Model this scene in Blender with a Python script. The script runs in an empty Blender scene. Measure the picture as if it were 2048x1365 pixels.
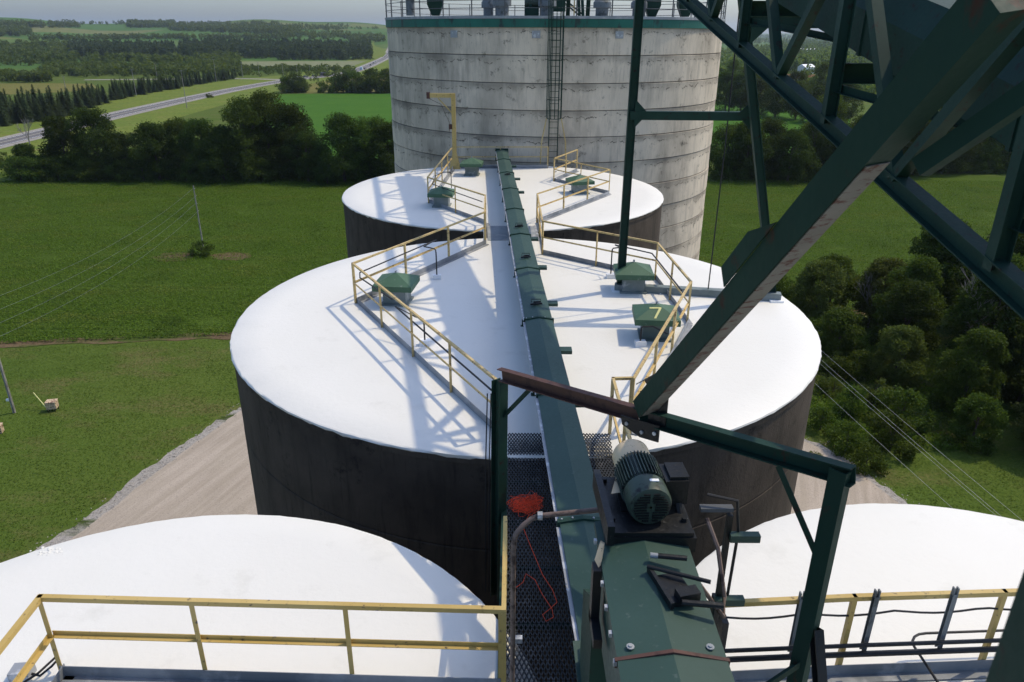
import bpy, bmesh, math, random
import numpy as np
from mathutils import Vector, Matrix
random.seed(7); RNG = np.random.default_rng(11)
sc = bpy.context.scene
col = sc.collection
R = math.radians

# ------------------------------------------------------------------ camera
HC = 38.0                      # eye height above the yard
KG = HC/28.0                   # ground layout was measured for an eye height of 28 m
F_PX, PITCH, ROLL = 1464.18, R(22.8932), R(.268)
cam_d = bpy.data.cameras.new('camera'); cam = bpy.data.objects.new('camera', cam_d); col.objects.link(cam)
cam_d.sensor_width = 36; cam_d.lens = 36 * F_PX / 2048; cam_d.clip_end = 40000; cam_d.clip_start = .05
cam.matrix_world = Matrix.Translation((0, 0, HC)) @ Matrix.Rotation(math.pi/2 - PITCH, 4, 'X') @ Matrix.Rotation(ROLL, 4, 'Z')
cam_d.dof.use_dof = True; cam_d.dof.focus_distance = 14; cam_d.dof.aperture_fstop = 5.6
sc.camera = cam
sc.render.resolution_x, sc.render.resolution_y = 1024, 682

# ------------------------------------------------------------------ light
SUN_AZ, SUN_EL = R(64), R(55)     # azimuth from +Y towards +X
w = bpy.data.worlds.new('World'); sc.world = w; w.use_nodes = True
nt = w.node_tree; bg = nt.nodes['Background']
sky = nt.nodes.new('ShaderNodeTexSky'); sky.sky_type = 'NISHITA'; sky.sun_disc = False
sky.sun_elevation = SUN_EL; sky.sun_rotation = SUN_AZ; sky.air_density = 1.0; sky.dust_density = 2.2; sky.ozone_density = 1.0
tint = nt.nodes.new('ShaderNodeMix'); tint.data_type = 'RGBA'; tint.blend_type = 'MULTIPLY'; tint.inputs[0].default_value = 1
tint.inputs[7].default_value = (.93, 1.055, 1.25, 1)
nt.links.new(sky.outputs[0], tint.inputs[6]); nt.links.new(tint.outputs[2], bg.inputs[0]); bg.inputs[1].default_value = .15
sl = bpy.data.lights.new('sun', 'SUN'); so = bpy.data.objects.new('sun', sl); col.objects.link(so)
sl.energy = 2.5; sl.angle = R(.53); sl.color = (1, .86, .63)
sdir = Vector((math.sin(SUN_AZ)*math.cos(SUN_EL), math.cos(SUN_AZ)*math.cos(SUN_EL), math.sin(SUN_EL)))
so.rotation_euler = sdir.to_track_quat('Z', 'Y').to_euler(); so.location = (20, -10, 60)
sc.view_settings.view_transform = 'Standard'; sc.view_settings.look = 'None'
sc.view_settings.exposure = .12; sc.view_settings.gamma = 1; sc.view_settings.use_curve_mapping = False

# ------------------------------------------------------------------ pixel helpers (full-size photo pixels)
def ray(x, y):
    x = x - 1024; y = 682.5 - y
    c, s = math.cos(ROLL), math.sin(ROLL); x, y = c*x - s*y, s*x + c*y
    cp, sp = math.cos(PITCH), math.sin(PITCH)
    return Vector((x, F_PX*cp + y*sp, -F_PX*sp + y*cp))
def G(x, y, z=0.0):            # the point of that direction at height z
    d = ray(x, y); k = (z - HC)/d.z
    return Vector((d.x*k, d.y*k, z))
def DY(x, y, Y):               # the point of that direction at depth Y
    d = ray(x, y); k = Y/d.y
    return Vector((d.x*k, Y, HC + d.z*k))
def DD(x, y, dist):
    d = ray(x, y).normalized()*dist
    return Vector((d.x, d.y, HC + d.z))

# ------------------------------------------------------------------ materials
def new_mat(name):
    m = bpy.data.materials.new(name); m.use_nodes = True
    return m, m.node_tree, m.node_tree.nodes['Principled BSDF']
def N(t, kind, **kw):
    n = t.nodes.new(kind)
    for k, v in kw.items():
        if k in n.inputs.keys(): n.inputs[k].default_value = v
        else: setattr(n, k, v)
    return n
def mixc(t, fac, a, b):
    n = t.nodes.new('ShaderNodeMix'); n.data_type = 'RGBA'
    for i, v in ((0, fac), (6, a), (7, b)):
        if hasattr(v, 'is_linked'): t.links.new(v, n.inputs[i])
        else: n.inputs[i].default_value = v if i == 0 else (*v, 1)
    return n.outputs[2]
def ramp(t, src, p0, p1):
    n = t.nodes.new('ShaderNodeMapRange'); n.inputs[1].default_value = p0; n.inputs[2].default_value = p1
    t.links.new(src, n.inputs[0]); return n.outputs[0]
def coords(t, scale=(1, 1, 1), kind='Object', rot=(0, 0, 0)):
    tc = t.nodes.new('ShaderNodeTexCoord'); mp = t.nodes.new('ShaderNodeMapping')
    mp.inputs['Scale'].default_value = scale
    src = t.nodes.new('ShaderNodeNewGeometry').outputs['Position'] if kind == 'World' else tc.outputs[kind]
    if any(rot):
        m0 = t.nodes.new('ShaderNodeMapping'); m0.inputs['Rotation'].default_value = rot; t.links.new(src, m0.inputs[0]); src = m0.outputs[0]
    t.links.new(src, mp.inputs[0])
    return mp.outputs[0]
def noise(t, co, scale, detail=4, rough=.55):
    n = N(t, 'ShaderNodeTexNoise', Scale=scale, Detail=detail, Roughness=rough); t.links.new(co, n.inputs['Vector']); return n.outputs['Fac']
def bump(t, b, h, strength, dist=.02):
    n = N(t, 'ShaderNodeBump', Strength=strength, Distance=dist); t.links.new(h, n.inputs['Height']); t.links.new(n.outputs[0], b.inputs['Normal'])

def paint(name, c, worn=None, amount=.5, scale=6, rough=.45, metallic=0, spec=.3, fade=None, stretch=(1, 1, 1), bmp=.15):
    """coated steel: base colour, slow fading, chips of another colour"""
    m, t, b = new_mat(name)
    co = coords(t, stretch, 'World')
    out = mixc(t, ramp(t, noise(t, co, .9, 5), .35, .7), c, fade or tuple(x*1.35 for x in c))
    if worn:
        f = ramp(t, noise(t, co, scale, 8, .65), 1 - amount - .06, 1 - amount + .04)
        out = mixc(t, f, out, worn)
    t.links.new(out, b.inputs['Base Color'])
    n2 = noise(t, co, 25, 4)
    rr = t.nodes.new('ShaderNodeMapRange'); rr.inputs[3].default_value = rough - .12; rr.inputs[4].default_value = rough + .2
    t.links.new(n2, rr.inputs[0]); t.links.new(rr.outputs[0], b.inputs['Roughness'])
    b.inputs['Metallic'].default_value = metallic; b.inputs['Specular IOR Level'].default_value = spec
    bump(t, b, n2, bmp, .004)
    return m

M = {}
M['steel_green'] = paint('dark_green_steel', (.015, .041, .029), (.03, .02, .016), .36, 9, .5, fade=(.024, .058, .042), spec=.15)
M['steel_green_lit'] = paint('green_steel_lit', (.026, .060, .047), (.075, .11, .095), .33, 16, .45, fade=(.038, .078, .062))  # lighter copy of the steel green, with sunlight put into its colour
M['rust_green'] = paint('green_steel_rusted', (.015, .040, .029), (.06, .025, .017), .35, 5, .55, stretch=(1, 1, .45), spec=.12)
M['rust_flaked_lit'] = paint('flaked_steel_lit', (.15, .145, .13), (.085, .026, .018), .42, 3.2, .6, stretch=(2.2, 2.2, 7))  # pale base paints roof bounce on the strut underside, under flaking rust
M['rust_red'] = paint('red_oxide_steel', (.085, .042, .032), (.06, .03, .025), .42, 8, .6)
M['yellow'] = paint('yellow_rail_paint', (.52, .375, .15), (.14, .075, .04), .39, 11, .5, fade=(.62, .47, .22))
M['yellow_strong'] = paint('yellow_rail_paint_near', (.47, .325, .095), (.09, .065, .05), .35, 13, .45, fade=(.57, .42, .16))
M['galv'] = paint('grey_galvanised', (.30, .31, .32), (.62, .63, .64), .43, 5, .4, .3)
M['toe'] = paint('toe_plate_oversprayed', (.15, .165, .18), (.32, .33, .34), .42, 1.6, .5, fade=(.34, .35, .36))
M['black'] = paint('black_cable', (.018, .018, .019), None, rough=.5)
M['grease'] = paint('greasy_black_steel', (.011, .012, .013), (.06, .06, .06), .33, 30, .35, bmp=.8)
M['motor'] = paint('motor_green_grey', (.046, .066, .050), (.02, .02, .02), .42, 10, .4)
M['beige'] = paint('beige_guard', (.62, .48, .30), (.05, .035, .025), .36, 17, .5)
M['rust_pipe'] = paint('brown_conduit', (.16, .115, .095), (.06, .04, .035), .45, 10, .6)
M['orange'] = paint('orange_twine', (.80, .085, .03), None, rough=.7)
M['vent_green'] = paint('vent_green', (.055, .115, .065), (.15, .20, .15), .35, 9, .5, fade=(.075, .15, .085))
M['vent_body'] = paint('vent_body', (.10, .135, .125), (.40, .42, .42), .36, 3, .5, fade=(.30, .33, .33))
M['white_paint'] = paint('white_plain', (.78, .78, .77), None, rough=.5)
M['wood'] = paint('weathered_pole', (.27, .25, .22), (.14, .125, .11), .45, 4, .85, stretch=(3, 3, .3))
M['lettering'] = paint('lettering_yellow', (.62, .60, .25), None, rough=.6)
M['wire'] = paint('overhead_wire', (.30, .31, .31), None, rough=.4, metallic=.6)
M['grate'] = paint('grating_steel', (.045, .048, .05), (.12, .12, .12), .40, 6, .5, .3)
M['deck'] = paint('grey_deck', (.25, .27, .28), (.4, .4, .4), .42, 3, .6)
M['teal'] = paint('teal_rim', (.018, .115, .085), (.03, .05, .045), .40, 3, .5, stretch=(1, 1, .3))
M['tan_box'] = paint('tan_box', (.50, .38, .24), (.14, .05, .03), .45, 5, .6)
M['dark_grey'] = paint('dark_grey_pipe', (.07, .075, .08), None, rough=.5)
M['deck_dark'] = paint('grey_ventilator', (.14, .155, .16), (.08, .09, .09), .42, 4, .6)
M['glass_dark'] = paint('vehicle_glass', (.02, .025, .03), None, rough=.12)
M['rubber'] = paint('tyre_rubber', (.02, .02, .02), None, rough=.8)

def roof_white():
    m, t, b = new_mat('white_roof_coating')
    co = coords(t, (1, 1, 1), 'World')
    n = noise(t, co, .35, 6, .6)
    c = mixc(t, ramp(t, n, .35, .75), (.775, .755, .69), (.735, .715, .645))
    spots = noise(t, co, 7, 3, .5)
    c = mixc(t, ramp(t, spots, .80, .83), c, (.25, .24, .22))
    stain = noise(t, co, 1.3, 8, .7)
    c = mixc(t, ramp(t, stain, .58, .85), c, (.62, .60, .53))
    t.links.new(c, b.inputs['Base Color']); b.inputs['Roughness'].default_value = .55
    bump(t, b, noise(t, co, 9, 6, .6), .25, .02)
    return m
M['roof'] = roof_white()

def concrete(name, c0, c1, streak, dark, lift=0, ztop=0, cover=.5):
    m, t, b = new_mat(name)
    co = coords(t, (1, 1, 1), 'World'); cs = coords(t, (2.2, 2.2, .35), 'World')
    c = mixc(t, ramp(t, noise(t, co, .5, 6, .6), .3, .72), c0, c1)
    c = mixc(t, ramp(t, noise(t, cs, 1.0, 8, .66), cover, cover+.3), c, streak)
    fine = noise(t, coords(t, (10, 10, .9), 'World'), 1.4, 6, .6)
    c = mixc(t, ramp(t, fine, .56, .86), c, tuple(x*.8 for x in streak))
    if lift:                                        # dirt gathers in an uneven band under every joint
        sp = t.nodes.new('ShaderNodeSeparateXYZ'); t.links.new(co, sp.inputs[0])
        def math_(op, a, bb):
            n = t.nodes.new('ShaderNodeMath'); n.operation = op
            for q, v in enumerate((a, bb)):
                if hasattr(v, 'is_linked'): t.links.new(v, n.inputs[q])
                else: n.inputs[q].default_value = v
            return n.outputs[0]
        ph = math_('FRACT', math_('DIVIDE', math_('SUBTRACT', ztop, sp.outputs[2]), lift), 0)
        wav = noise(t, coords(t, (1.2, 1.2, .25), 'World'), 1.0, 7, .7)
        edge = math_('SUBTRACT', math_('MULTIPLY', wav, .75), ph)
        c = mixc(t, math_('MULTIPLY', ramp(t, edge, .05, .30), ramp(t, noise(t, coords(t, (.3, .3, .5), 'World'), 1.0, 4, .6), .30, .70)), c, tuple((x+y)*.5 for x, y in zip(streak, dark)))
        crack = noise(t, coords(t, (3, 3, 3), 'World'), 1.0, 9, .75)
        ed2 = math_('ABSOLUTE', math_('SUBTRACT', edge, .17), 0)
        c = mixc(t, math_('MULTIPLY', math_('LESS_THAN', ed2, .018), ramp(t, crack, .48, .56)), c, dark)
    blot = noise(t, co, 1.5, 10, .76)
    c = mixc(t, ramp(t, blot, .575, .70), c, dark)
    big_ = noise(t, coords(t, (.25, .25, .12), 'World'), 1.0, 5, .6)
    c = mixc(t, math_('MULTIPLY', ramp(t, big_, .46, .66), .55) if lift else ramp(t, big_, .6, .9), c, dark)
    t.links.new(c, b.inputs['Base Color']); b.inputs['Roughness'].default_value = .9; b.inputs['Specular IOR Level'].default_value = .25
    bump(t, b, noise(t, co, 14, 6, .65), .5, .02)
    return m
M['conc_light'] = concrete('weathered_concrete', (.66, .565, .43), (.78, .67, .52), (.40, .34, .26), (.12, .102, .078), 1.33, HC+.24, .50)
M['conc_dark'] = concrete('tarred_concrete', (.046, .036, .027), (.112, .088, .066), (.026, .021, .016), (.017, .014, .011), 0, 0, .5)
M['joint'] = concrete('concrete_joint', (.10, .095, .09), (.15, .14, .13), (.06, .06, .055), (.04, .04, .04))

def leaf(name, a, bcol, rough=.6, dry=None):
    m, t, b = new_mat(name)
    oi = t.nodes.new('ShaderNodeObjectInfo')
    co = coords(t, (1, 1, 1), 'World')
    f = ramp(t, noise(t, co, .9, 5, .75), .34, .66)
    c = mixc(t, f, a, bcol)
    if dry:
        c = mixc(t, ramp(t, noise(t, coords(t, (.5, 1, 1), 'World'), .16, 6, .68), .50, .66), c, dry)
        c = mixc(t, ramp(t, noise(t, co, .09, 4, .6), .56, .72), c, tuple(x*.62 for x in a))
    hs = t.nodes.new('ShaderNodeHueSaturation')
    mr = t.nodes.new('ShaderNodeMapRange'); mr.inputs[3].default_value = .75; mr.inputs[4].default_value = 1.25
    t.links.new(oi.outputs['Random'], mr.inputs[0]); t.links.new(mr.outputs[0], hs.inputs['Value'])
    mr2 = t.nodes.new('ShaderNodeMapRange'); mr2.inputs[3].default_value = .485; mr2.inputs[4].default_value = .515
    t.links.new(oi.outputs['Random'], mr2.inputs[0]); t.links.new(mr2.outputs[0], hs.inputs['Hue'])
    t.links.new(c, hs.inputs['Color']); t.links.new(hs.outputs[0], b.inputs['Base Color'])
    b.inputs['Roughness'].default_value = rough
    b.inputs['Specular IOR Level'].default_value = .06
    tr = t.nodes.new('ShaderNodeBsdfTranslucent'); mx = t.nodes.new('ShaderNodeMixShader'); mx.inputs[0].default_value = .36
    warm = t.nodes.new('ShaderNodeMix'); warm.data_type = 'RGBA'; warm.blend_type = 'MULTIPLY'; warm.inputs[0].default_value = 1; warm.inputs[7].default_value = (1.55, 1.5, .6, 1)
    t.links.new(hs.outputs[0], warm.inputs[6]); t.links.new(warm.outputs[2], tr.inputs[0])
    t.links.new(b.outputs[0], mx.inputs[1]); t.links.new(tr.outputs[0], mx.inputs[2]); t.links.new(mx.outputs[0], t.nodes['Material Output'].inputs[0])
    return m
M['leaf'] = leaf('broad_leaves', (.038, .068, .012), (.082, .118, .022))
M['leaf_dark'] = leaf('dark_leaves', (.024, .046, .009), (.054, .082, .016))
M['leaf_olive'] = leaf('olive_leaves', (.060, .080, .020), (.090, .110, .028))
M['needle'] = leaf('spruce_needles', (.052, .082, .036), (.082, .112, .056))
M['wood_far'] = leaf('far_wood_leaves', (.070, .110, .028), (.115, .150, .044))
M['bean'] = leaf('bean_leaves', (.077, .132, .014), (.106, .166, .020), dry=(.130, .155, .028))
M['lawn'] = leaf('grass_blades', (.062, .118, .012), (.105, .150, .020), dry=(.135, .132, .040))
M['bark'] = paint('bark', (.075, .06, .048), (.03, .025, .02), .45, 6, .9, stretch=(3, 3, .5))
M['deadwood'] = paint('bare_branches', (.20, .185, .165), None, rough=.9)

def ground_mat():
    m, t, b = new_mat('grass_and_fields')
    co = coords(t, (1, 1, 1), 'World')
    big = noise(t, co, .035, 5, .6); mid = noise(t, co, .35, 6, .65); fine = noise(t, co, 3.0, 6, .7)
    near = mixc(t, ramp(t, big, .35, .65), (.072, .116, .018), (.100, .132, .026))
    near = mixc(t, ramp(t, noise(t, coords(t, (.5, 1, 1), 'World'), .16, 6, .68), .50, .66), near, (.135, .125, .045))
    near = mixc(t, ramp(t, fine, .45, .62), near, (.058, .095, .015))
    v = N(t, 'ShaderNodeTexVoronoi', Scale=1.0, Randomness=.8); v.feature = 'F1'
    cv = coords(t, (1/420, 1/210, 0), 'World', (0, 0, .5)); t.links.new(cv, v.inputs['Vector'])
    cr = t.nodes.new('ShaderNodeValToRGB'); cr.color_ramp.interpolation = 'CONSTANT'
    els = cr.color_ramp.elements
    cols = [(0, (.055, .135, .022)), (.22, (.11, .17, .032)), (.42, (.17, .175, .05)), (.58, (.065, .15, .026)), (.78, (.20, .185, .07)), (.9, (.10, .155, .034))]
    els[0].position = 0; els[0].color = (*cols[0][1], 1)
    els[1].position = cols[1][0]; els[1].color = (*cols[1][1], 1)
    for p, c in cols[2:]:
        e = els.new(p); e.color = (*c, 1)
    sx = t.nodes.new('ShaderNodeSeparateColor'); t.links.new(v.outputs['Color'], sx.inputs[0]); t.links.new(sx.outputs[0], cr.inputs[0])
    far = mixc(t, ramp(t, big, .3, .8), cr.outputs[0], (.07, .11, .03))
    far = mixc(t, ramp(t, mid, .5, .8), far, (.05, .085, .022))
    sp = t.nodes.new('ShaderNodeSeparateXYZ'); t.links.new(co, sp.inputs[0])
    c = mixc(t, ramp(t, sp.outputs[1], 760, 860), near, far)
    t.links.new(c, b.inputs['Base Color']); b.inputs['Roughness'].default_value = .95; b.inputs['Specular IOR Level'].default_value = .04
    bump(t, b, fine, .8, .15)
    return m
M['ground'] = ground_mat()

def field(name, a, bcol, soil, rows=None, patch=.62, fine_scale=2.5):
    m, t, b = new_mat(name)
    co = coords(t, (1, 1, 1), 'World')
    c = mixc(t, ramp(t, noise(t, co, .06, 5), .35, .7), a, bcol)
    fn = noise(t, co, fine_scale, 5, .7)
    c = mixc(t, ramp(t, fn, .5, .68), c, tuple(x*.5 for x in a))
    c = mixc(t, ramp(t, noise(t, coords(t, (.4, 1.4, 1), 'World'), .16, 6, .62), patch, patch + .09), c, soil)
    t.links.new(c, b.inputs['Base Color']); b.inputs['Roughness'].default_value = .95; b.inputs['Specular IOR Level'].default_value = .03
    bump(t, b, fn, 1, .2)
    return m
M['bean_ground'] = field('bean_field', (.056, .096, .013), (.072, .114, .017), (.13, .10, .05), patch=.68)
M['green_field'] = field('green_field', (.052, .135, .016), (.068, .150, .020), (.06, .10, .03), patch=.72)
M['gold_field'] = field('hay_field', (.17, .15, .045), (.13, .145, .035), (.20, .15, .06), patch=.6, fine_scale=.5)
M['verge'] = field('road_verge', (.150, .185, .036), (.120, .170, .032), (.19, .18, .06), patch=.58, fine_scale=.6)
M['pale_field'] = field('pale_field', (.22, .22, .13), (.16, .19, .08), (.20, .17, .08), patch=.6, fine_scale=.3)
M['red_field'] = field('bare_field', (.20, .10, .045), (.16, .11, .05), (.12, .12, .04), patch=.6, fine_scale=.3)
M['soil'] = field('bare_soil', (.13, .092, .052), (.17, .12, .07), (.06, .088, .018), patch=.50, fine_scale=1.2)

def gravel():
    m, t, b = new_mat('crushed_gravel')
    co = coords(t, (1, 1, 1), 'World')
    c = mixc(t, ramp(t, noise(t, co, .12, 5), .3, .7), (.32, .265, .20), (.385, .325, .25))
    tr = noise(t, coords(t, (.09, 1.3, 1), 'World', (0, 0, R(-70))), .9, 6, .6)
    c = mixc(t, ramp(t, tr, .42, .70), c, (.46, .385, .31))
    fn = noise(t, co, 9, 5, .7)
    c = mixc(t, ramp(t, fn, .5, .75), c, (.20, .175, .15))
    t.links.new(c, b.inputs['Base Color']); b.inputs['Roughness'].default_value = .95
    bump(t, b, fn, .6, .04)
    return m
M['gravel'] = gravel()
M['gravel_edge'] = field('pale_gravel_edge', (.40, .37, .33), (.33, .30, .26), (.06, .085, .02), patch=.55, fine_scale=3)
M['asphalt'] = field('asphalt', (.155, .15, .15), (.185, .18, .178), (.14, .135, .135), patch=.6, fine_scale=.8)
M['shoulder'] = field('gravel_shoulder', (.34, .315, .275), (.30, .28, .25), (.25, .24, .18), patch=.6, fine_scale=.8)
M['roadline'] = paint('road_line', (.42, .38, .28), None, rough=.8)

# ------------------------------------------------------------------ mesh helpers
def frame(p0, p1, up=(0, 0, 1)):
    d = (Vector(p1) - Vector(p0)); L = d.length; d.normalize()
    up = Vector(up)
    if abs(d.dot(up)) > .98: up = Vector((0, 1, 0))
    s = d.cross(up).normalized(); u = s.cross(d).normalized()
    return d, s, u, L
class MB:
    def __init__(s): s.v = []; s.f = []
    def add(s, vs, fs):
        o = len(s.v); s.v += [tuple(v) for v in vs]; s.f += [tuple(i + o for i in f) for f in fs]; return s
    def box(s, c, size, rz=0, Rm=None):
        hx, hy, hz = size[0]/2, size[1]/2, size[2]/2
        Rm = Rm or Matrix.Rotation(rz, 3, 'Z'); c = Vector(c)
        vs = [c + Rm @ Vector((x*hx, y*hy, z*hz)) for z in (-1, 1) for x, y in ((-1, -1), (1, -1), (1, 1), (-1, 1))]
        return s.add(vs, [(3, 2, 1, 0), (4, 5, 6, 7), (0, 1, 5, 4), (1, 2, 6, 5), (2, 3, 7, 6), (3, 0, 4, 7)])
    def sweep(s, prof, p0, p1, up=(0, 0, 1), caps=True):      # profile (side, up) swept straight
        d, sd, u, L = frame(p0, p1, up); n = len(prof); vs = []
        for P in (Vector(p0), Vector(p1)): vs += [P + sd*a + u*b for a, b in prof]
        fs = [(i, (i+1) % n, n + (i+1) % n, n + i) for i in range(n)]
        if caps: fs += [tuple(range(n))[::-1], tuple(range(n, 2*n))]
        return s.add(vs, fs)
    def bar(s, p0, p1, w_, h, up=(0, 0, 1)):
        return s.sweep([(-w_/2, -h/2), (w_/2, -h/2), (w_/2, h/2), (-w_/2, h/2)], p0, p1, up)
    def ibeam(s, p0, p1, w_, h, t=.012, up=(0, 0, 1)):
        s.sweep([(-w_/2, h/2-t), (w_/2, h/2-t), (w_/2, h/2), (-w_/2, h/2)], p0, p1, up)
        s.sweep([(-w_/2, -h/2), (w_/2, -h/2), (w_/2, -h/2+t), (-w_/2, -h/2+t)], p0, p1, up)
        return s.sweep([(-t/2, -h/2+t*.9), (t/2, -h/2+t*.9), (t/2, h/2-t*.9), (-t/2, h/2-t*.9)], p0, p1, up)
    def chan(s, p0, p1, w_, h, t=.012, up=(0, 0, 1), flip=1):
        f = flip
        pr = [(-w_/2, -h/2), (w_/2, -h/2), (w_/2, -h/2+t), (-w_/2+t, -h/2+t), (-w_/2+t, h/2-t), (w_/2, h/2-t), (w_/2, h/2), (-w_/2, h/2)]
        return s.sweep([(a*f, b) for a, b in (pr if f > 0 else pr[::-1])], p0, p1, up)
    def angle(s, p0, p1, w_, t=.008, up=(0, 0, 1), fx=1):
        pr = [(-w_/2, -w_/2), (w_/2, -w_/2), (w_/2, -w_/2+t), (-w_/2+t, -w_/2+t), (-w_/2+t, w_/2), (-w_/2, w_/2)]
        return s.sweep([(a*fx, b) for a, b in (pr if fx > 0 else pr[::-1])], p0, p1, up)
    def tube(s, pts, r, n=8, caps=True):
        pts = [Vector(p) for p in pts]; rs = r if isinstance(r, (list, tuple)) else [r]*len(pts)
        o = len(s.v); prev = None; vs = []
        for i, p in enumerate(pts):
            d = (pts[min(i+1, len(pts)-1)] - pts[max(i-1, 0)])
            if d.length < 1e-9: d = Vector((0, 0, 1))
            d.normalize()
            if prev is None: a = d.orthogonal().normalized()
            else: a = (prev - d*prev.dot(d)); a = a.normalized() if a.length > 1e-6 else d.orthogonal().normalized()
            prev = a; b = d.cross(a)
            vs += [p + (a*math.cos(2*math.pi*k/n) + b*math.sin(2*math.pi*k/n))*rs[i] for k in range(n)]
        fs = []
        for i in range(len(pts)-1):
            for k in range(n): fs.append((i*n+k, i*n+(k+1) % n, (i+1)*n+(k+1) % n, (i+1)*n+k))
        if caps: fs += [tuple(range(n))[::-1], tuple(range((len(pts)-1)*n, len(pts)*n))]
        return s.add(vs, fs)
    def lathe(s, prof, n=32, c=(0, 0, 0), Rm=None):
        c = Vector(c); vs = []
        for r, z in prof:
            for k in range(n):
                p = Vector((r*math.cos(2*math.pi*k/n), r*math.sin(2*math.pi*k/n), z))
                vs.append(c + (Rm @ p if Rm else p))
        fs = [(i*n+k, i*n+(k+1) % n, (i+1)*n+(k+1) % n, (i+1)*n+k) for i in range(len(prof)-1) for k in range(n)]
        return s.add(vs, fs)
    def plate(s, pts, th, nrm):                                  # flat polygon with thickness
        nrm = Vector(nrm).normalized()*th; n = len(pts); pts = [Vector(p) for p in pts]
        return s.add(pts + [p + nrm for p in pts], [tuple(range(n))[::-1], tuple(range(n, 2*n))] + [(i, (i+1) % n, n+(i+1) % n, n+i) for i in range(n)])
    def mesh(s, name, m, off=(0, 0, 0), smooth=True, angle=38):
        me = bpy.data.meshes.new(name)
        o = Vector(off); me.from_pydata([(v[0]-o.x, v[1]-o.y, v[2]-o.z) for v in s.v], [], s.f); me.update()
        bm = bmesh.new(); bm.from_mesh(me); bmesh.ops.recalc_face_normals(bm, faces=bm.faces); bm.to_mesh(me); bm.free()
        me.materials.append(m)
        if smooth:
            me.polygons.foreach_set('use_smooth', [True]*len(me.polygons)); me.set_sharp_from_angle(angle=R(angle))
        return me
    def build(s, name, m, parent=None, loc=None, smooth=True, angle=38):
        off = Vector(loc) if loc else (wloc(parent) if parent else Vector((0, 0, 0)))
        o = bpy.data.objects.new(name, s.mesh(name, m, off, smooth, angle)); col.objects.link(o)
        if parent: o.parent = parent
        else: o.location = off
        return o
def wloc(o):
    p = Vector((0, 0, 0))
    while o: p += o.location; o = o.parent
    return p
def tag(o, label=None, cat=None, group=None, kind=None):
    if label: o['label'] = label
    if cat: o['category'] = cat
    if group: o['group'] = group
    if kind: o['kind'] = kind
    return o
def thing(name, label, cat, loc=(0, 0, 0), group=None):
    o = bpy.data.objects.new(name, None); o.empty_display_size = .2; col.objects.link(o); o.location = loc
    return tag(o, label, cat, group)
def kids(o): return [c for c in bpy.data.objects if c.parent == o]
def copy_tree(tree, parent=None):
    o, ch = tree; c = o.copy(); col.objects.link(c); c.parent = parent
    for k in ch: copy_tree(k, c)
    return c
def tree_of(o): return (o, [tree_of(c) for c in o.children])
def raw_mesh(name, V, Fq, m, smooth=False):
    """fast mesh from numpy: V (n,3), Fq (m,4)"""
    me = bpy.data.meshes.new(name); n, k = Fq.shape
    me.vertices.add(len(V)); me.vertices.foreach_set('co', V.astype(np.float32).ravel())
    me.loops.add(n*k); me.loops.foreach_set('vertex_index', Fq.astype(np.int32).ravel())
    me.polygons.add(n); me.polygons.foreach_set('loop_start', np.arange(0, n*k, k, dtype=np.int32))
    me.update(calc_edges=True); me.validate(); me.materials.append(m)
    return me
def raw_obj(name, me, parent=None):
    o = bpy.data.objects.new(name, me); col.objects.link(o); o.parent = parent; return o
def quads(P, size, up=0.0, aspect=1.0, rng=RNG):
    """random little leaf quads at points P; up 0..1 pulls their normals upward"""
    n = len(P); nr = rng.normal(size=(n, 3)); nr[:, 2] += up*4*np.ones(n); nr /= np.linalg.norm(nr, axis=1)[:, None]
    a = np.cross(nr, rng.normal(size=(n, 3))); a /= np.linalg.norm(a, axis=1)[:, None] + 1e-9
    b = np.cross(nr, a); s = (size*(.6 + .8*rng.random(n)))[:, None]*.5
    V = np.stack([P - a*s*aspect, P - b*s*.62, P + a*s*aspect, P + b*s*.62], 1).reshape(-1, 3)
    return V, np.arange(4*n).reshape(-1, 4)

# ------------------------------------------------------------------ terrain
def terrain(x, y): return KG*terrain_unit(np.asarray(x)/KG, np.asarray(y)/KG)
def terrain_unit(x, y):
    d = np.hypot(x, y); az = np.degrees(np.arctan2(x, np.maximum(y, 1e-3)))
    left = np.clip((2 - az)/6, 0, 1); left = left*left*(3 - 2*left)
    s = np.clip((d - 900)/1700, 0, 1); rise = 52*(s**1.25)
    rise = rise + 7*np.sin(az*.33 + .6)*s + 3*np.sin(az*.9 + d*.002)*s
    fall = np.clip((d - 2650)/1500, 0, 1); rise = rise*(1 - fall)
    s2 = np.clip((d - 5000)/3500, 0, 1); far = (22 + 14*np.sin(az*.5) + 10*np.sin(az*1.3 + 1))*s2
    h = rise*left + far
    return np.where(y < 0, h*0, h)
def hit(px, py):
    d = np.array(ray(px, py)); d /= np.hypot(d[0], d[1]); t = np.geomspace(30, 15000, 900)
    z = HC + d[2]*t; g = terrain(d[0]*t, d[1]*t); k = np.argmax(z < g)
    if z[k] >= g[k]: return None
    return Vector((d[0]*t[k], d[1]*t[k], float(terrain(d[0]*t[k], d[1]*t[k]))))

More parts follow.
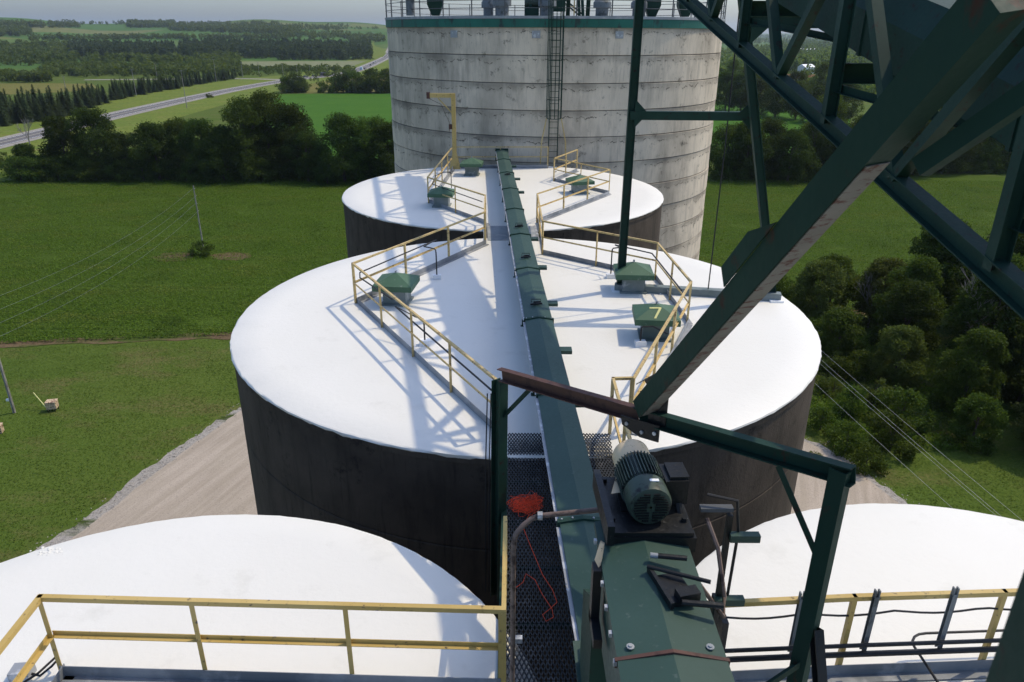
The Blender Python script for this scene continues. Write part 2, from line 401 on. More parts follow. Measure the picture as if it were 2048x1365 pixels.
rad = KG*np.concatenate([[0], np.geomspace(6, 600, 34), np.geomspace(640, 5200, 70), np.geomspace(5400, 16000, 34)])
azs = np.radians(np.concatenate([np.arange(-180, -46, 4), np.arange(-46, 46, .7), np.arange(46, 180, 4)]))
RR, AA = np.meshgrid(rad, azs, indexing='ij'); X, Y = RR*np.sin(AA), RR*np.cos(AA)
Z = terrain(X, Y) - .0
V = np.stack([X, Y, Z], -1).reshape(-1, 3); na = len(azs)
i, j = np.meshgrid(np.arange(len(rad)-1), np.arange(na), indexing='ij'); j2 = (j+1) % na
Fq = np.stack([i*na+j, (i+1)*na+j, (i+1)*na+j2, i*na+j2], -1).reshape(-1, 4)[:, ::-1]
tag(raw_obj('ground', raw_mesh('ground', V, Fq, M['ground'])), kind='structure')

def sheet(name, pts, z, m):
    bm = bmesh.new(); vs = [bm.verts.new((p[0], p[1], z)) for p in pts]; bm.faces.new(vs)
    bmesh.ops.triangulate(bm, faces=bm.faces); bmesh.ops.recalc_face_normals(bm, faces=bm.faces)
    if bm.faces and bm.faces[:][0].normal.z < 0: bmesh.ops.reverse_faces(bm, faces=bm.faces)
    me = bpy.data.meshes.new(name); bm.to_mesh(me); bm.free(); me.materials.append(m)
    o = bpy.data.objects.new(name, me); col.objects.link(o); return tag(o, kind='structure')
def wob(pts, step, amp, closed=True):
    """walk a polygon, subdividing and shaking its edge"""
    out = []; n = len(pts)
    for a in range(n if closed else n-1):
        p, q = Vector(pts[a][:2]), Vector(pts[(a+1) % n][:2]); k = max(1, int((q-p).length/step))
        for s_ in range(k):
            c = p.lerp(q, s_/k); out.append((c.x + random.uniform(-amp, amp), c.y + random.uniform(-amp, amp)))
    return out
BEAN = [(-260, 62.5), (-49, 64.8), (-27.8, 67.3), (0, 70), (40, 75), (70, 76), (140, 82), (260, 90), (260, 150), (120, 158), (60, 158), (-60, 150), (-110, 147), (-260, 140)]
BEAN = [(a*KG, b*KG) for a, b in BEAN]
sheet('bean_field', wob(BEAN, 6, .5), .03, M['bean_ground'])
sheet('field_edge_soil', wob([(a*KG, b*KG) for a, b in [(-260, 61.6), (-49, 64.1), (-27.8, 66.5), (0, 69.0), (40, 74), (70, 75), (70, 77.5), (40, 76), (0, 71), (-27.8, 68.2), (-49, 65.6), (-260, 63.2)]], 3, .45), .055, M['soil'])
sheet('green_field', [G(*p)[:2] for p in ((560, 189), (790, 187), (800, 330), (640, 330), (500, 260))], .05, M['green_field'])
sheet('hay_field', [G(*p)[:2] for p in ((560, 186), (800, 186), (800, 133), (700, 152), (640, 160), (560, 167))], .04, M['gold_field'])
sheet('far_right_field', [G(*p)[:2] for p in ((1420, 300), (1700, 330), (1700, 232), (1600, 222), (1500, 207), (1420, 202))], .05, M['green_field'])
sheet('bare_field', [G(*p)[:2] for p in ((1520, 154), (1610, 158), (1640, 150), (1530, 147))], .06, M['red_field'])
sheet('left_hay_field', [G(*p)[:2] for p in ((0, 190), (100, 186), (200, 180), (185, 168), (60, 167), (0, 168))], .05, M['gold_field'])
sheet('pale_field', [G(*p)[:2] for p in ((440, 132), (560, 134), (700, 135), (735, 122), (560, 123), (440, 124))], .085, M['pale_field'])
YARD = [(-46, -30), (-45, 0), (-34, 20), (-26.7, 35.3), (-21.5, 52.3), (-15, 57), (10, 56), (21.6, 47.6), (25.2, 39.7), (29, 26), (34, 5), (36, -30)]
def spline(pts, step):
    pts = [Vector(p) for p in pts]; n = len(pts); out = []
    for a in range(n):
        p0, p1, p2, p3 = pts[a-1], pts[a], pts[(a+1) % n], pts[(a+2) % n]; k = max(2, int((p2-p1).length/step))
        for s_ in range(k):
            t = s_/k; out.append(.5*((2*p1) + (-p0+p2)*t + (2*p0-5*p1+4*p2-p3)*t*t + (-p0+3*p1-3*p2+p3)*t**3))
    return out
YARD = [(a*KG, b*KG) for a, b in YARD]; YC = Vector((0, 20)); SPL = spline(YARD, .5)
def ragged(grow, amp):
    ph = 0; out = []
    for k, p in enumerate(SPL):
        ph = ph*.82 + random.gauss(0, amp); d = (p-YC).normalized(); out.append(tuple(p + d*(grow + ph)))
    return out
sheet('gravel_edge', ragged(.9, .16), .02, M['gravel_edge'])
sheet('gravel_yard', ragged(-.2, .08), .03, M['gravel'])

ROADK = KG
# highway: centre line measured from the photograph, on the flat
def ribbon(name, line, wl, wr, z, m, step=6):
    P = []
    pts = [Vector(p) for p in line]
    n = len(pts); fine = []
    for a in range(n-1):                           # Catmull-Rom
        p0, p1, p2, p3 = pts[max(a-1, 0)], pts[a], pts[a+1], pts[min(a+2, n-1)]
        k = max(2, int((p2-p1).length/step))
        for s_ in range(k):
            t = s_/k; fine.append(.5*((2*p1) + (-p0+p2)*t + (2*p0-5*p1+4*p2-p3)*t*t + (-p0+3*p1-3*p2+p3)*t**3))
    fine.append(pts[-1]); mb = MB(); vs = []
    for a, p in enumerate(fine):
        d = (fine[min(a+1, len(fine)-1)] - fine[max(a-1, 0)]).normalized(); nn = Vector((d.y, -d.x))
        for wv in (wl, wr):
            q = p + nn*wv; vs.append((q.x, q.y, float(terrain(q.x, q.y)) + z))
    mb.add(vs, [(2*a, 2*a+1, 2*a+3, 2*a+2) for a in range(len(fine)-1)])
    me = bpy.data.meshes.new(name); me.from_pydata(mb.v, [], [f[::-1] for f in mb.f]); me.update(); me.materials.append(m)
    o = bpy.data.objects.new(name, me); col.objects.link(o); return tag(o, kind='structure')
ROAD = [(-131, 60), (-133, 130), (-137, 200), (-142, 280), (-144, 385), (-139, 470), (-128, 515), (-121, 560), (-124, 640), (-132, 740), (-150, 930), (-185, 1200), (-230, 1500)]
ROAD = [(a*KG, b*KG) for a, b in ROAD]
ribbon('road_verge', ROAD, -46, 34, .06, M['verge'])
ribbon('road_shoulder', ROAD, -8.4, 8.4, .11, M['shoulder'])
ribbon('highway', ROAD, -5.2, 5.2, .15, M['asphalt'])
ribbon('road_line', ROAD, -.2, .2, .18, M['roadline'])
for s_ in (-1, 1): ribbon('road_edge_line', ROAD, s_*4.4 - .12, s_*4.4 + .12, .18, M['white_paint'])
ribbon('side_road', [(a*KG, b*KG) for a, b in [(-139, 478), (-158, 486), (-185, 488), (-260, 470)]], -4.5, 4.5, .13, M['shoulder'])

# ------------------------------------------------------------------ silos
ZR = HC - 6.37                                    # roof level
def silo(name, label, c, rad_, ztop, m, lift, joint, roof=True, n=112, bottom=0.0):
    t = thing(name, label, 'silo', (c[0], c[1], 0))
    core = MB().lathe([(rad_-.06, -.3), (rad_-.06, ztop-.02), (.01, ztop-.02)], n, (c[0], c[1], 0)).build('joint_core', M['joint'] if m == 'conc_light' else M[m], t)
    z1 = ztop; k = 0; meshes = {}
    while z1 > bottom + .2:
        z0 = max(z1 - lift, -.2); r = rad_ + random.uniform(-.012, .012)
        MB().lathe([(rad_-.055, z0+joint*.5), (r-.012, z0+joint*.5), (r, z0+joint*.5+.02), (r, z1-joint*.5-.02), (r-.012, z1-joint*.5), (rad_-.055, z1-joint*.5)], n, (c[0], c[1], 0)).build('concrete_lift', M[m], t, angle=12)
        z1 -= lift; k += 1
    if roof:
        mb = MB(); prof = [(.01, ztop+.045), (rad_*.5, ztop+.04), (rad_*.9, ztop+.022), (rad_+.0, ztop+.014), (rad_+.035, ztop-.004), (rad_+.045, ztop-.035), (rad_+.02, ztop-.055)]
        mb.lathe(prof, 220, (c[0], c[1], 0))
        nn = 220                                   # ragged hand-painted edge
        for q in range(4, 7):
            for a in range(nn):
                v = mb.v[q*nn + a]; s_ = 1 + random.uniform(-.0016, .0012)
                mb.v[q*nn + a] = (c[0] + (v[0]-c[0])*s_, c[1] + (v[1]-c[1])*s_, v[2] + (random.uniform(-.03, .012) if q == 6 else 0))
        mb.build('roof', M['roof'], t)
        mb = MB(); mb.lathe([(rad_-.05, ztop-.02), (rad_+.025, ztop-.03), (rad_+.03, ztop-.16), (rad_-.05, ztop-.17)], n, (c[0], c[1], 0)); mb.build('rim', M[m], t)
    return t
C_MID, R_MID = (.301, 17.098), 6.864
C_BACK, R_BACK, ZB = (-.416, 32.08), 6.864, HC - 6.435
C_NL, R_NL = (-3.83, 4.40), 4.32
C_NR, R_NR = (5.53, 4.99), 4.07
C_BIG, R_BIG = (2.49, 49.75), 10.27
silo('middle_silo', 'wide dark concrete silo with white roof crossed by railed walkway and cap numbered 7', C_MID, R_MID, ZR, 'conc_dark', 1.9, .012)
silo('rear_silo', 'dark concrete silo with white roof touching the tall grey silo, yellow hoist on top', C_BACK, R_BACK, ZB, 'conc_dark', 1.9, .012)
silo('small_silo', 'small white roofed silo with yellow railed platform and no conduits, left of walkway', C_NL, R_NL, ZR-.06, 'conc_dark', 1.9, .012)
silo('small_silo', 'small white roofed silo crossed by railing that carries dark conduits', C_NR, R_NR, ZR-.06, 'conc_dark', 1.9, .012)
ZBT = HC + .24                                    # top of the big silo's concrete
big = silo('big_silo', 'tall grey weathered concrete silo with teal rim and caged ladder', C_BIG, R_BIG, ZBT, 'conc_light', 1.33, .035, roof=False, n=160)
MB().lathe([(R_BIG-.02, ZBT-.03), (R_BIG+.06, ZBT-.03), (R_BIG+.06, ZBT+.36), (R_BIG-.1, ZBT+.37)], 160, (*C_BIG, 0)).build('rim_band', M['teal'], big)
MB().lathe([(R_BIG-.04, ZBT+.372), (R_BIG+.085, ZBT+.372), (R_BIG+.085, ZBT+.50), (R_BIG-.02, ZBT+.50), (R_BIG-.03, ZBT+.42), (.01, ZBT+.60)], 160, (*C_BIG, 0)).build('roof_deck', M['deck'], big)
for px in (905, 1072, 1238):                      # small steel plates under the rim
    p = DY(px, 68, 40); a = math.atan2(p.x-C_BIG[0], -(p.y-C_BIG[1])); s_ = (p.x-C_BIG[0])/R_BIG; th = math.asin(max(-1, min(1, s_)))
    q = Vector((C_BIG[0]+math.sin(th)*(R_BIG+.02), C_BIG[1]-math.cos(th)*(R_BIG+.02), HC-.12))
    MB().box(q, (.42, .04, .34), th).build('wall_plate', M['galv'], big)
# railing round the big silo's top
rl = thing('silo_top_railing', 'thin grey pipe railing round the top of the tall grey silo', 'railing', (C_BIG[0], C_BIG[1], ZBT+.5))
for z in (.36, .72, 1.07):
    MB().tube([(C_BIG[0]+math.cos(a)*(R_BIG+.02), C_BIG[1]+math.sin(a)*(R_BIG+.02), ZBT+.5+z) for a in np.linspace(0, 2*math.pi, 97)], .018, 6).build('rail', M['dark_grey'], rl)
for k in range(36):
    a = k*math.pi/18 + .06
    MB().tube([(C_BIG[0]+math.cos(a)*(R_BIG+.02), C_BIG[1]+math.sin(a)*(R_BIG+.02), ZBT+.38), (C_BIG[0]+math.cos(a)*(R_BIG+.02), C_BIG[1]+math.sin(a)*(R_BIG+.02), ZBT+1.6)], .032, 6).build('post', M['dark_grey'], rl)

# caged ladder on the big silo
LX, LY = 2.10, C_BIG[1] - R_BIG - .18
ld = thing('caged_ladder', 'tall dark caged ladder fixed to the grey silo wall', 'ladder', (LX, LY, ZB))
for s_ in (-1, 1): MB().bar((LX+s_*.23, LY, ZB+.1), (LX+s_*.23, LY, HC+1.9), .05, .02).build('side_rail', M['steel_green'], ld)
rung = None
for k in range(27):
    z = ZB + .35 + k*.3
    MB().tube([(LX-.23, LY, z), (LX+.23, LY, z)], .013, 6).build('rung', M['steel_green'], ld)
cz0 = ZB + 2.35
for k in range(7):
    z = cz0 + k*.93
    MB().tube([(LX+.38*math.cos(a), LY-.02-.62*abs(math.sin(a))**.8, z) for a in np.linspace(0, math.pi, 13)], .016, 5).build('cage_hoop', M['steel_green'], ld)
for a in np.linspace(.02, math.pi-.02, 7):
    x, y = LX+.38*math.cos(a), LY-.02-.62*abs(math.sin(a))**.8
    MB().bar((x, y, cz0), (x, y, cz0+6.4), .04, .008).build('cage_strap', M['steel_green'], ld)
for s_ in (-1, 1):
    for yy in (0, -.5):
        MB().tube([(LX+s_*.38, LY+yy*.5-.05, cz0), (LX+s_*.62, LY+yy-.1, ZB+1.2), (LX+s_*.66, LY+yy-.1, ZB+.1)], .024, 6).build('flared_leg', M['yellow'], ld)

# things on the big silo's deck
ZD = ZBT + .55
def deck_pt(px, Y): p = DY(px, 45, Y); return Vector((p.x, Y, ZD))
def mushroom(px, Y, r, h, label):
    p = deck_pt(px, Y); t = thing('roof_ventilator', label, 'ventilator', p, 'ventilators on the silo top')
    MB().lathe([(.01, 0), (r*.72, 0), (r*.72, h*.55), (.01, h*.55)], 20, p).build('neck', M['deck_dark'], t)
    MB().lathe([(r*.6, h*.5), (r, h*.5), (r, h*.8), (r*.8, h*.93), (.01, h)], 24, p).build('hood', M['deck_dark'], t)
mushroom(822, 43.5, .33, 1.55, 'tall narrow grey ventilator with round hood at the end of the silo top')
for px, Y, r, h, lb in ((977, 44, .38, .85, 'small squat ventilator close beside a larger one on the silo top'), (1004, 43, .5, .95, 'large squat ventilator beside a smaller one on the silo top'), (1094, 43, .48, .95, 'squat ventilator standing at the lattice frame behind the ladder top'),
        (1203, 43, .48, .85, 'squat ventilator between the lattice frame and the support column'), (1276, 43.5, .44, .85, 'squat ventilator behind the green support column')):
    mushroom(px, Y, r, h, lb)
def spout(px, Y, top, label):
    p = deck_pt(px, Y); t = thing('grain_spout', label, 'spout', p, 'green spouts on the silo top')
    MB().add([p+Vector(v) for v in ((-.2, -.2, 0), (.2, -.2, 0), (.2, .2, 0), (-.2, .2, 0), (-.42, -.35, .55), (.42, -.35, .55), (.42, .35, .55), (-.42, .35, .55), (-.42, -.35, .95), (.42, -.35, .95), (.42, .35, .95), (-.42, .35, .95))],
        [(3, 2, 1, 0), (0, 1, 5, 4), (1, 2, 6, 5), (2, 3, 7, 6), (3, 0, 4, 7), (4, 5, 9, 8), (5, 6, 10, 9), (6, 7, 11, 10), (7, 4, 8, 11), (8, 9, 10, 11)]).build('hopper', M['steel_green'], t)
    MB().tube([p+Vector((.05, 0, .8)), Vector(top)], .23, 14).build('pipe', M['steel_green'], t)
    MB().tube([p+Vector((.05, 0, .93)), p+Vector((.05, 0, .93))+(Vector(top)-p).normalized()*.12], .28, 14).build('flange', M['steel_green'], t)
spout(872, 43.5, (deck_pt(872, 43.5).x+4.5, 45, ZD+5.0), 'green hopper spout slanting up from beside the tall ventilator')
spout(1302, 44, (deck_pt(1302, 44).x-2.0, 46, ZD+6), 'green hopper spout by the tower column on the silo top')
spout(1368, 43.5, (deck_pt(1368, 43.5).x-4.5, 46, ZD+5.5), 'green hopper spout near the far end of the silo top rail')
p = deck_pt(1110, 46)
t = thing('head_frame', 'dark green lattice frame with yellow ladder standing on the silo top', 'frame', p)
for sx in (-1, 1):
    for sy in (-1, 1):
        MB().bar(p+Vector((sx*1.5, sy*1.2, 0)), p+Vector((sx*.9, sy*.9, 6.6)), .16, .16).build('leg', M['steel_green'], t)
for sy in (-1, 1):
    for k, (a, b) in enumerate(((0, 2.2), (2.2, 4.4), (4.4, 6.6))):
        f = lambda z: 1.5 - .6*z/6.6; g = lambda z: 1.2 - .3*z/6.6
        for s_ in (-1, 1): MB().bar(p+Vector((s_*f(a), sy*g(a), a+.1)), p+Vector((-s_*f(b), sy*g(b), b)), .08, .08).build('brace', M['steel_green'], t)
        MB().bar(p+Vector((-f(b), sy*g(b), b)), p+Vector((f(b), sy*g(b), b)), .12, .12).build('beam', M['steel_green'], t)
for s_ in (-1, 1): MB().bar(p+Vector((.75+s_*.18, -2, .05)), p+Vector((.75+s_*.18, -1.6, 5)), .06, .09).build('ladder_rail', M['yellow'], t)
for k in range(9): MB().tube([p+Vector((.57, -2+.04*k, .5+.5*k)), p+Vector((.93, -2+.04*k, .5+.5*k))], .02, 6).build('rung', M['yellow'], t)
MB().box(p+Vector((.1, -1.7, .55)), (.7, .6, .6)).box(p+Vector((.1, -1.7, .95)), (.45, .4, .3)).build('gearbox', M['steel_green'], t)
mushroom_p = deck_pt(1063, 45); t = thing('drive_motor', 'dark drive unit with round motor beside the lattice frame on silo top', 'motor', mushroom_p)
MB().tube([mushroom_p+Vector((-.4, 0, .75)), mushroom_p+Vector((.4, 0, .75))], .28, 16).build('motor', M['motor'], t)
MB().box(mushroom_p+Vector((0, 0, .25)), (.8, .6, .5)).build('base', M['steel_green'], t)

# ------------------------------------------------------------------ railings
def railing(name, label, tops, zb, m='yellow', toe=True, mid=True, posts=None, h=1.07, spacing=2.0, toe_mat='toe', angle_post=True, skip_first=False, w_=.046):
    tops = [Vector((p[0], p[1], zb)) for p in tops]; t = thing(name, label, 'railing', tops[0])
    u = Vector((0, 0, 1)); done = []
    for a in range(len(tops)-1):
        p, q = tops[a], tops[a+1]
        for zz, nm in ((h-w_/2, 'top_rail'), (h*.52, 'mid_rail'))[:2 if mid else 1]:
            k = MB(); d = (q-p).normalized()
            if nm == 'top_rail': k.bar(p+u*zz - d*.02, q+u*zz + d*.02, w_, w_)
            else: k.angle(p+u*zz, q+u*zz, w_, .008)
            k.build(nm, M[m], t)
        L = (q-p).length; n = max(1, round(L/spacing))
        for k in range(n+1):
            if k == n and a < len(tops)-2: continue
            c = p.lerp(q, k/n)
            if any((c-x).length < .15 for x in done): continue
            done.append(c); mb = MB()
            mb.angle(c, c+u*(h-w_), .05, .008, up=(q-p).normalized())
            mb.build('post', M[m], t)
        if toe:
            d, sd, uu, L = frame(p, q); MB().bar(p+u*.075+sd*.034, q+u*.075+sd*.034, .008, .15).build('toe_plate', M[toe_mat], t)
            if L > .6: MB().bar(p+u*.008+sd*.09, q+u*.008+sd*.09, .11, .014).build('toe_angle', M[toe_mat], t)
    return t
Z1, Z2 = ZR+.03, ZB+.03
railing('guard_railing', 'pale yellow railing bending round a green vent cap, left of the conveyor on middle roof', [(-.24, 10.85), (-3.95, 17.41), (-.88, 23.09)], Z1)
railing('guard_railing', 'rusty yellow railing running past the green cap numbered 7', [(2.02, 10.95), (4.12, 16.08), (3.96, 19.46), (.92, 21.9)], Z1)
railing('guard_railing', 'yellow railing from hoist foot round the wall side edge of the rear roof', [(-.90, 23.15), (-.98, 25.98), (-3.40, 29.45), (-3.04, 37.8), (1.78, 37.96)], Z2)
railing('guard_railing', 'yellow railing enclosing a vent cap below the caged ladder on rear roof', [(.92, 21.95), (.89, 26.29), (4.11, 31.39), (1.91, 34.31), (3.19, 37.08)], Z2)
nearz = ZR - .01
railing('guard_railing', 'worn yellow railing of the platform on the small silo, without conduits', [(-4.72, 3.4), (-4.80, 5.85), (-.10, 5.71)], nearz, 'yellow_strong', spacing=1.58, w_=.055)
railing('guard_railing', 'worn yellow railing carrying dark conduits across the small silo roof', [(1.72, 5.78), (3.53, 5.91), (5.12, 5.99), (7.4, 6.1)], nearz, 'yellow_strong', mid=False, spacing=1.62, w_=.055)
# short railings along the grated walkway
railing('guard_railing', 'short yellow railing at the end of the grated walkway beside the portal post', [(-.07, 5.70), (-.07, 7.2)], nearz, 'yellow_strong', toe=False, spacing=1.5)
railing('guard_railing', 'rusty yellow railing of the grated walkway behind the electric motor', [(1.66, 6.6), (1.68, 10.95), (2.0, 10.97)], Z1, 'yellow', toe=False, spacing=1.45)

# ------------------------------------------------------------------ vent caps
def vent(px, py, zb, s, label, number=False, rz=.05, body='vent_body'):
    p = G(px, py, zb); t = thing('vent_cap', label, 'vent cap', p, 'square green vent caps on the white roofs')
    Rm = Matrix.Rotation(rz, 3, 'Z')
    b = .34*s
    mb = MB(); mb.box(p+Vector((0, 0, .28*s)), (2*b, 2*b, .58*s), rz); mb.box(p+Vector((0, 0, .02)), (2*b+.12, 2*b+.12, .05), rz); mb.build('body', M[body], t)
    e = .58*s; z0, z1, z2 = .50*s, .66*s, .92*s
    vs = [p+Rm @ Vector((x*e, y*e, z)) for z in (z0, z1) for x, y in ((-1, -1), (1, -1), (1, 1), (-1, 1))] + [p+Vector((0, 0, z2))]
    c = MB().add(vs, [(0, 1, 5, 4), (1, 2, 6, 5), (2, 3, 7, 6), (3, 0, 4, 7), (4, 5, 8), (5, 6, 8), (6, 7, 8), (7, 4, 8), (3, 2, 1, 0)]).build('cap', M['vent_green'], t, smooth=False)
    MB().tube([p+Vector((0, 0, z2-.02)), p+Vector((0, 0, z2+.05))], .025, 8).build('lifting_eye', M['galv'], c)
    if number:   # the 7 lies on the near slope of the cap
        n = Vector((0, -(z2-z1), e)).normalized(); n = (Rm @ n)
        ux = Rm @ Vector((1, 0, 0)); uy = Rm @ Vector((0, e, z2-z1)).normalized()
        o = p + Rm @ Vector((0, -e, z1)) + n*.004
        def q(a, b_): return o + ux*a + uy*b_
        mb = MB(); mb.plate([q(-.17, .36), q(.09, .37), q(.09, .41), q(-.17, .40)], .004, n)
        mb.plate([q(.035, .369), q(.09, .369), q(-.04, .06), q(-.09, .06)], .004, n); mb.build('number_seven', M['lettering'], c, smooth=False)
    return t
vent(795, 604, ZR+.04, .85, 'green vent cap inside the bend of the railing left of the conveyor on middle roof', rz=-.1)
vent(1264, 580, ZR+.04, .85, 'green vent cap standing behind the steel column on middle roof', rz=-.05)
vent(1308, 672, ZR+.04, .85, 'green vent cap painted with the number 7', True, rz=-.08)
vent(884, 412, ZB+.04, .85, 'green vent cap behind the railing bend on rear roof opposite the hoist', rz=-.05)
vent(944, 350, ZB+.04, .9, 'green vent cap beside the yellow hoist post', rz=-.05)
vent(1159, 386, ZB+.04, .85, 'green vent cap inside the railing under the caged ladder', rz=.25)

# ------------------------------------------------------------------ yellow hoist
p = G(910, 337, ZB+.03)
t = thing('davit_hoist', 'yellow jib hoist with flared foot standing on the rear roof', 'hoist', p)
mb = MB(); mb.box(p+Vector((0, 0, 1.9)), (.2, .2, 3.4)); mb.build('mast', M['yellow_strong'], t)
MB().add([p+Vector(v) for v in ((-.28, -.28, 0), (.28, -.28, 0), (.28, .28, 0), (-.28, .28, 0), (-.1, -.1, .75), (.1, -.1, .75), (.1, .1, .75), (-.1, .1, .75))], [(3, 2, 1, 0), (4, 5, 6, 7), (0, 1, 5, 4), (1, 2, 6, 5), (2, 3, 7, 6), (3, 0, 4, 7)]).build('foot', M['yellow_strong'], t)
MB().box(p+Vector((-.58, 0, 3.52)), (1.36, .16, .2)).build('jib', M['yellow_strong'], t)
MB().box(p+Vector((-1.22, 0, 3.52)), (.16, .2, .3)).build('sheave_block', M['rust_red'], t)
MB().bar(p+Vector((-.08, 0, 2.7)), p+Vector((-.75, 0, 3.4)), .05, .05).build('brace', M['yellow_strong'], t)
MB().box(p+Vector((-.16, -.05, 2.05)), (.16, .26, .22)).tube([p+Vector((-.2, -.2, 2.05)), p+Vector((-.2, -.3, 2.05)), p+Vector((-.2, -.3, 1.85))], .014).build('winch', M['rust_red'], t)
MB().tube([p+Vector((-.16, 0, 2.1)), p+Vector((-.6, 0, 3.1)), p+Vector((-1.2, 0, 3.38))], .009, 5).build('cable', M['rust_red'], t)

# ------------------------------------------------------------------ roof conveyor
def cx(Y): return .869 - .0472*(Y - 7.64)
t = thing('roof_conveyor', 'long green covered conveyor running across the white roofs along the walkway', 'conveyor', (cx(20), 20, ZR))
seams = [5.15, 7.41, 10.83, 14.25, 17.77, 21.15, 24.5, 28.0, 31.47, 34.93, 37.9]
up = Vector((0, 0, 1)); ht = .89
for a, b in zip(seams[:-1], seams[1:]):
    p, q = Vector((cx(a), a+.012, ZR)), Vector((cx(b), b-.012, ZR))
    hw = .285; e = random.uniform(-.008, .008)
    pr = [(-hw, ht-.12), (-hw+.012, ht-.12), (-hw+.012, ht-.062), (0, ht-.012+e), (hw-.012, ht-.062), (hw-.012, ht-.12), (hw, ht-.12), (hw, ht-.05), (0, ht+e), (-hw, ht-.05)]
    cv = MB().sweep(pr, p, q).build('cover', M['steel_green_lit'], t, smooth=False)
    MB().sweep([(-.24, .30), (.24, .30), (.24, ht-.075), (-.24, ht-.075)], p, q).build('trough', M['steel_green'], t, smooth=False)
    MB().bar(p+Vector((-hw-.02, .05, ht-.09)), q+Vector((-hw-.02, -.05, ht-.09)), .05, .012).build('edge_flange', M['galv'], cv)
for Y in seams[1:]:
    mb = MB(); c = Vector((cx(Y), Y, ZR)); d = Vector((-.0472, 1, 0)).normalized()
    mb.sweep([(-.315, ht-.2), (.315, ht-.2), (.315, ht-.028), (0, ht+.022), (-.315, ht-.028)], c-d*.035, c+d*.035); jb_ = mb.build('joint_band', M['steel_green'], t, smooth=False)
    if Y < 15:
        for q in (-.26, -.13, .13, .26): MB().lathe([(.001, .018), (.012, .018), (.012, 0)], 6, c+Vector((q, 0, ht+.02-.05*abs(q)/.3))).build('bolt', M['galv'], jb_)
for Y in (12.4, 15.9, 19.6, 23.0, 26.4, 29.7, 33.2, 36.6):
    for s_ in (-1, 1):
        x = cx(Y)+s_*.22; MB().angle((x, Y, ZR+.0), (x, Y, ZR+.36), .06, .008).box((x, Y, ZR+.008+(.03 if Y < 24 else -.03)), (.12, .12, .012)).build('leg', M['steel_green'], t)
for Y in (11.0, 13.2, 15.9, 18.7, 21.6, 28.6, 31.4, 34.6):
    x = cx(Y)+.42; MB().box((x, Y, ZR+.60), (.30, .22, .07)).build('side_bracket', M['steel_green_lit'], t)
for Y in (15.0, 18.6, 21.9, 30.7):
    c = Vector((cx(Y), Y, ZR+ht+.03)); mb = MB()
    mb.box(c, (.26, .05, .035), .2); mb.box(c+Vector((.02, .07, .01)), (.16, .035, .05), .2); mb.tube([c+Vector((-.1, .1, 0)), c+Vector((-.1, .1, .07)), c+Vector((.1, .1, .07)), c+Vector((.1, .1, 0))], .009, 6); mb.build('hatch_clamp', M['grease'], t)
c = Vector((cx(37.9), 37.92, ZR+.62)); MB().box(c, (.66, .06, .62)).build('end_plate', M['steel_green'], t)

# plate bridging the gap between middle and rear roofs
t = thing('gap_bridge', 'grey steel plate bridge between middle and rear roofs under the conveyor', 'bridge', (0, 24.5, ZR))
MB().box((0, 24.55, ZR+.02), (1.72, 1.9, .03), .047).build('deck_plate', M['deck'], t)
for s_ in (-1, 1): MB().chan((s_*.9-.02, 23.5, ZR-.06), (s_*.9-.1, 25.6, ZR-.06), .07, .2).build('side_channel', M['galv'], t)

# ------------------------------------------------------------------ grated walkway
t = thing('grated_walkway', 'dark expanded metal walkway under the near end of the conveyor', 'walkway', (.8, 8, ZR-.02))
gx0, gx1, gy0, gy1 = -.06, 1.66, 2.6, 10.25; cw, ch = .052, .125
nx, ny = int((gx1-gx0)/cw), int((gy1-gy0)/ch)
mb = MB(); th = .013
def strand(a, b):
    d = (Vector(b)-Vector(a)); s_ = Vector((d.y, -d.x, 0)).normalized()*th*.5; a, b = Vector(a), Vector(b); u = Vector((0, 0, -.016))
    mb.add([a-s_, a+s_, b+s_, b-s_, a-s_+u, a+s_+u, b+s_+u, b-s_+u], [(0, 1, 2, 3), (1, 5, 6, 2), (4, 0, 3, 7)])
zg = ZR - .0
for a in range(nx):
    for b in range(ny):
        x, y = gx0 + (a+.5)*cw, gy0 + (b+.5)*ch
        for sx, sy in ((1, 1), (1, -1), (-1, 1), (-1, -1)):
            if (sx, sy) in ((1, 1), (1, -1), (-1, 1), (-1, -1)): strand((x+sx*cw/2, y, zg), (x, y+sy*ch/2, zg))
nfar = len(mb.v)
for a in range(nx):                                # the last strip turns up against the roof edge
    for b in range(6):
        x, y = gx0 + (a+.5)*cw, (b+.5)*.09
        for sx, sy in ((1, 1), (1, -1), (-1, 1), (-1, -1)):
            f = lambda yy: gy1 + yy*.95
            strand((x+sx*cw/2, f(y), zg+.01+y*.25), (x, f(y+sy*.045), zg+.01+(y+sy*.045)*.25))
g = mb.build('expanded_metal', M['grate'], t, smooth=False); g['kind'] = 'stuff'
for y in np.arange(2.7, 10.6, .98): MB().bar((gx0, y, zg-.055), (gx1, y, zg-.055), .05, .06).build('cross_bar', M['steel_green'], t)
for x in (gx0-.04, gx1+.03): MB().chan((x, 2.4, zg-.1), (x, 10.7, zg-.1), .08, .22).build('side_channel', M['steel_green'], t)

